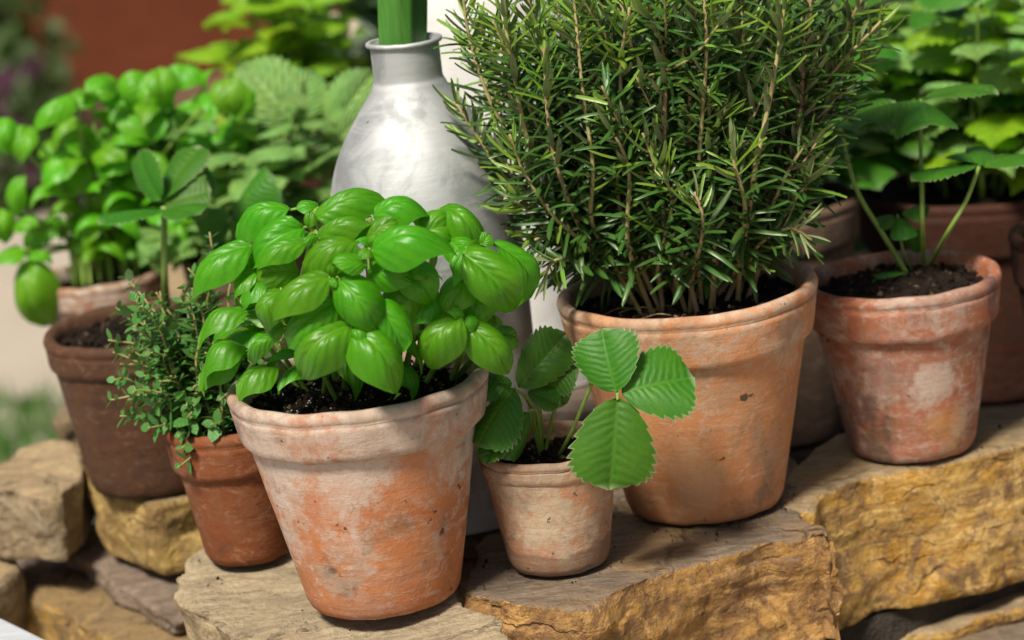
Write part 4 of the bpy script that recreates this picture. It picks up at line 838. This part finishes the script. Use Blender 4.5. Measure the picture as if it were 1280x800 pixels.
# yellow green flowering herb behind
yt_, yo = herb('flowering_herb', 'yellow green flowering herb with cream blossoms behind the mint', 'herb plant', s_yel, rs_yel, BAL, 30, .07, .06, .21, .055)
M_fl = mat_plain('cream_petal', (.62, .52, .40), (.7, .62, .5), 60, .7)
for i in range(9):
    px, py = random.gauss(390, 34), random.gauss(40, 26); c = aty(px, py, b_yel.y + random.uniform(-.06, .05)); mb = MB()
    for k_ in range(5):
        a = k_ * 1.257; d = Vector((math.cos(a), -.35, math.sin(a))) * .005; sd2 = Vector((-math.sin(a), 0, math.cos(a))) * .0032
        mb.add([c, c + d * .6 + sd2, c + d, c + d * .6 - sd2, c + d * .6 + Vector((0, -.0012, 0))], [(0, 1, 4), (1, 2, 4), (2, 3, 4), (3, 0, 4)])
    mb.build('blossom', M_fl, yt_, yo)
# herbs on the right
herb('strawberry_plant', 'dull green leafy plant in the grey brown pot behind the rosemary', 'strawberry plant', s_gry, rs_gry, STRD + MIN[:1], 20, .10, .02, .13, .058, M_stem, .85, 'strawberry plants')
lt, lo = herb('lemon_balm', 'bright yellow green lemon balm in the wide deep red pot', 'herb plant', s_big, rs_big, BAL + MIN + STRD, 38, .125, .03, .20, .072)
for (bx, by, tx, ty, dy, wd, n_) in [(1255, 55, 1235, -25, -.02, 66, (-.2, -.8, .4)), (1262, 50, 1300, -10, -.02, 66, (.2, -.8, .4)), (1215, 75, 1170, 85, -.05, 50, (0, -.4, .9)), (1225, 80, 1250, 110, -.06, 50, (0, -.4, .9)), (1290, 70, 1225, 112, -.09, 70, (-.2, -.6, .8)), (1200, 40, 1165, 50, .0, 50, (0, -.4, .9)), (1190, 90, 1150, 60, 0, 50, (0, -.6, .7)), (1220, 30, 1190, 30, .02, 50, (0, -.3, 1))]:
    leaf_at(lt, lo, BAL if by < 90 and wd < 70 else MIN, aty(bx, by, b_big.y + dy), aty(tx, ty, b_big.y + dy - .01), wd, Vector(n_))
    t_ = aty(bx, by, b_big.y + dy); petiole(lt, lo, [lo, lo.lerp(t_, .5), t_], .002, .001, M_stem, 'stem')
herb('herb_plant', 'small leafy herb in the dark red pot at the wall end', 'herb plant', s_dk, rs_dk, BAL, 8, .05, .01, .05, .028)

# ------------------------------------------------------------------ white table beside the wall
A = atz(0, 770, -.02); Bq = atz(62, 800, -.02); e = (Bq - A); e.z = 0; e.normalize(); nrm = Vector((e.y, -e.x, 0))
if nrm.x > 0: nrm = -nrm
M_wh = mat_plain('white_paint', (.46, .49, .53), (.53, .56, .60), 14, .45, .15, .001, .4, (1, 8, 1))
org = A + nrm * .25; org.z = GZ
tb = thing('garden_table', 'white painted garden table corner in front of the wall', 'table', org)
def slab(p0, l_, wd, z0, z1):
    Q = [p0, p0 + e * l_, p0 + e * l_ + nrm * wd, p0 + nrm * wd]; V = [Vector((q.x, q.y, zz)) - org for zz in (z0, z1) for q in Q]
    return V, [(0, 3, 2, 1), (4, 5, 6, 7), (0, 1, 5, 4), (1, 2, 6, 5), (2, 3, 7, 6), (3, 0, 4, 7)]
def bev(o, w_=.003):
    m = o.modifiers.new('b', 'BEVEL'); m.width = w_; m.segments = 2
s0 = A - e * .35
for i in range(4): bev(obj('plank', mesh('plank', *slab(s0 + nrm * (.102 * i), .60, .098, -.045, -.02), M_wh, False), tb))
for (a, c) in ((.03, .03), (.53, .03), (.03, .33), (.53, .33)): bev(obj('leg', mesh('leg', *slab(s0 + e * a + nrm * c, .045, .045, GZ, -.047), M_wh, False), tb))
for c in (.035, .335): bev(obj('apron', mesh('apron', *slab(s0 + e * .077 + nrm * c, .451, .02, -.12, -.047), M_wh, False), tb))

# ------------------------------------------------------------------ shrubs behind
def shrub(name, label, c, rad, n, ls, mat, group=None, stems_=5, flower=None, shape=w_lance):
    c = Vector(c); base = Vector((c.x, c.y, GZ)); t = thing(name, label, 'shrub', base, group)
    mb = MB(); rnd = random.Random(int(c.x * 100) + n)
    for i in range(n):
        v = Vector((rnd.gauss(0, 1), rnd.gauss(0, 1), rnd.gauss(0, 1))).normalized(); q = rnd.random() ** .45
        lump = 1 + .28 * noise.noise(v * 2.3 + c); p = Vector((v.x * rad[0], v.y * rad[1], v.z * rad[2])) * q * lump + c
        if p.z < GZ + .02: continue
        d = Vector((rnd.gauss(0, 1), rnd.gauss(0, 1), rnd.gauss(0, .7) + .2)).normalized(); sdv = d.orthogonal().normalized(); l_ = ls * rnd.uniform(.6, 1.3)
        sdv = (Matrix.Rotation(rnd.uniform(0, 6.28), 3, d) @ sdv) * l_ * .27; m_ = p + d * l_ * .5
        mb.add([p, m_ + sdv, p + d * l_, m_ - sdv], [(0, 1, 2), (0, 2, 3)], [(0, .5), (.5, 1), (1, .5), (.5, 0)])
    mb.build('crown', mat, t, base)
    for i in range(stems_):
        a = 6.283 * i / stems_; tp_ = c + Vector((math.cos(a) * rad[0] * .6, math.sin(a) * rad[1] * .6, rad[2] * .5)); q = base + Vector((math.cos(a) * .04, math.sin(a) * .04, 0))
        m = MB(); m.add(*tube(catmull([q, q.lerp(tp_, .5) + Vector((0, 0, .1)), tp_], 6), .014, .004, 6)); m.build('stem', M_bark, t, base)
    if flower:
        mb = MB()
        for i in range(22):
            v = Vector((rnd.gauss(0, 1), -abs(rnd.gauss(0, 1)), rnd.gauss(0, 1))).normalized(); p = Vector((v.x * rad[0], v.y * rad[1], v.z * rad[2])) * rnd.uniform(.85, 1.08) + c
            for k_ in range(5):
                a = k_ * 1.257; d = Vector((math.cos(a), -.3, math.sin(a))) * .035; s2 = Vector((-math.sin(a), 0, math.cos(a))) * .014
                mb.add([p, p + d * .6 + s2, p + d, p + d * .6 - s2], [(0, 1, 2), (0, 2, 3)])
        mb.build('blossoms', flower, t, base, kind='stuff')
    return t
shrub('shrub', 'dense dark evergreen shrub behind the rosemary', (.22, 3.0, -.05), (.48, .3, .66), 9000, .06, M_shrub)
shrub('shrub', 'dark evergreen shrub behind the lemon balm', (.95, 3.3, -.25), (.42, .3, .55), 7000, .06, M_shrub)
p = aty(-10, 40, 6.9); shrub('shrub', 'green bush against the red brown wall', (p.x - .25, 6.9, p.z - .1), (.42, .35, .62), 5000, .08, M_shrub_g)
p = aty(40, 135, 6.6); shrub('flower_bush', 'purple flowering bush at the foot of red brown wall', (p.x - .05, 6.6, p.z - .12), (.18, .2, .28), 1400, .06, M_shrub_g, None, 4, mat_plain('purple_petal', (.05, .010, .032), (.07, .016, .05), 20, .7))

# ------------------------------------------------------------------ spilled soil on the stones
mb = MB()
for (bp, r_, n_) in ((b_main, .049, 16), (b_str, .033, 22), (b_ros, .053, 60), (b_rig, .044, 14), (b_thy, .029, 10)):
    for i in range(n_):
        a = random.uniform(2.6, 6.8); rr = r_ + abs(random.gauss(0, .010)) + .001; sz_ = random.uniform(.0003, .0010) * (1.9 if random.random() < .1 else 1)
        O = Vector((bp.x + math.cos(a) * rr, bp.y + math.sin(a) * rr, -.0012 + sz_ * .4)); q = Matrix.Rotation(random.uniform(0, 3), 3, Vector((random.random(), random.random(), .5)))
        mb.add([O + q @ (Vector(d) * sz_ * random.uniform(.6, 1.2)) for d in ((1, 0, 0), (-1, 0, 0), (0, 1, 0), (0, -1, 0), (0, 0, 1), (0, 0, -1))], [(0, 2, 4), (2, 1, 4), (1, 3, 4), (3, 0, 4), (2, 0, 5), (1, 2, 5), (3, 1, 5), (0, 3, 5)])
o = mb.build('spilled_soil', M_soil, smooth=False, kind='stuff'); tag(o, 'crumbs of dark soil spilled on the stones round the pots', 'soil')
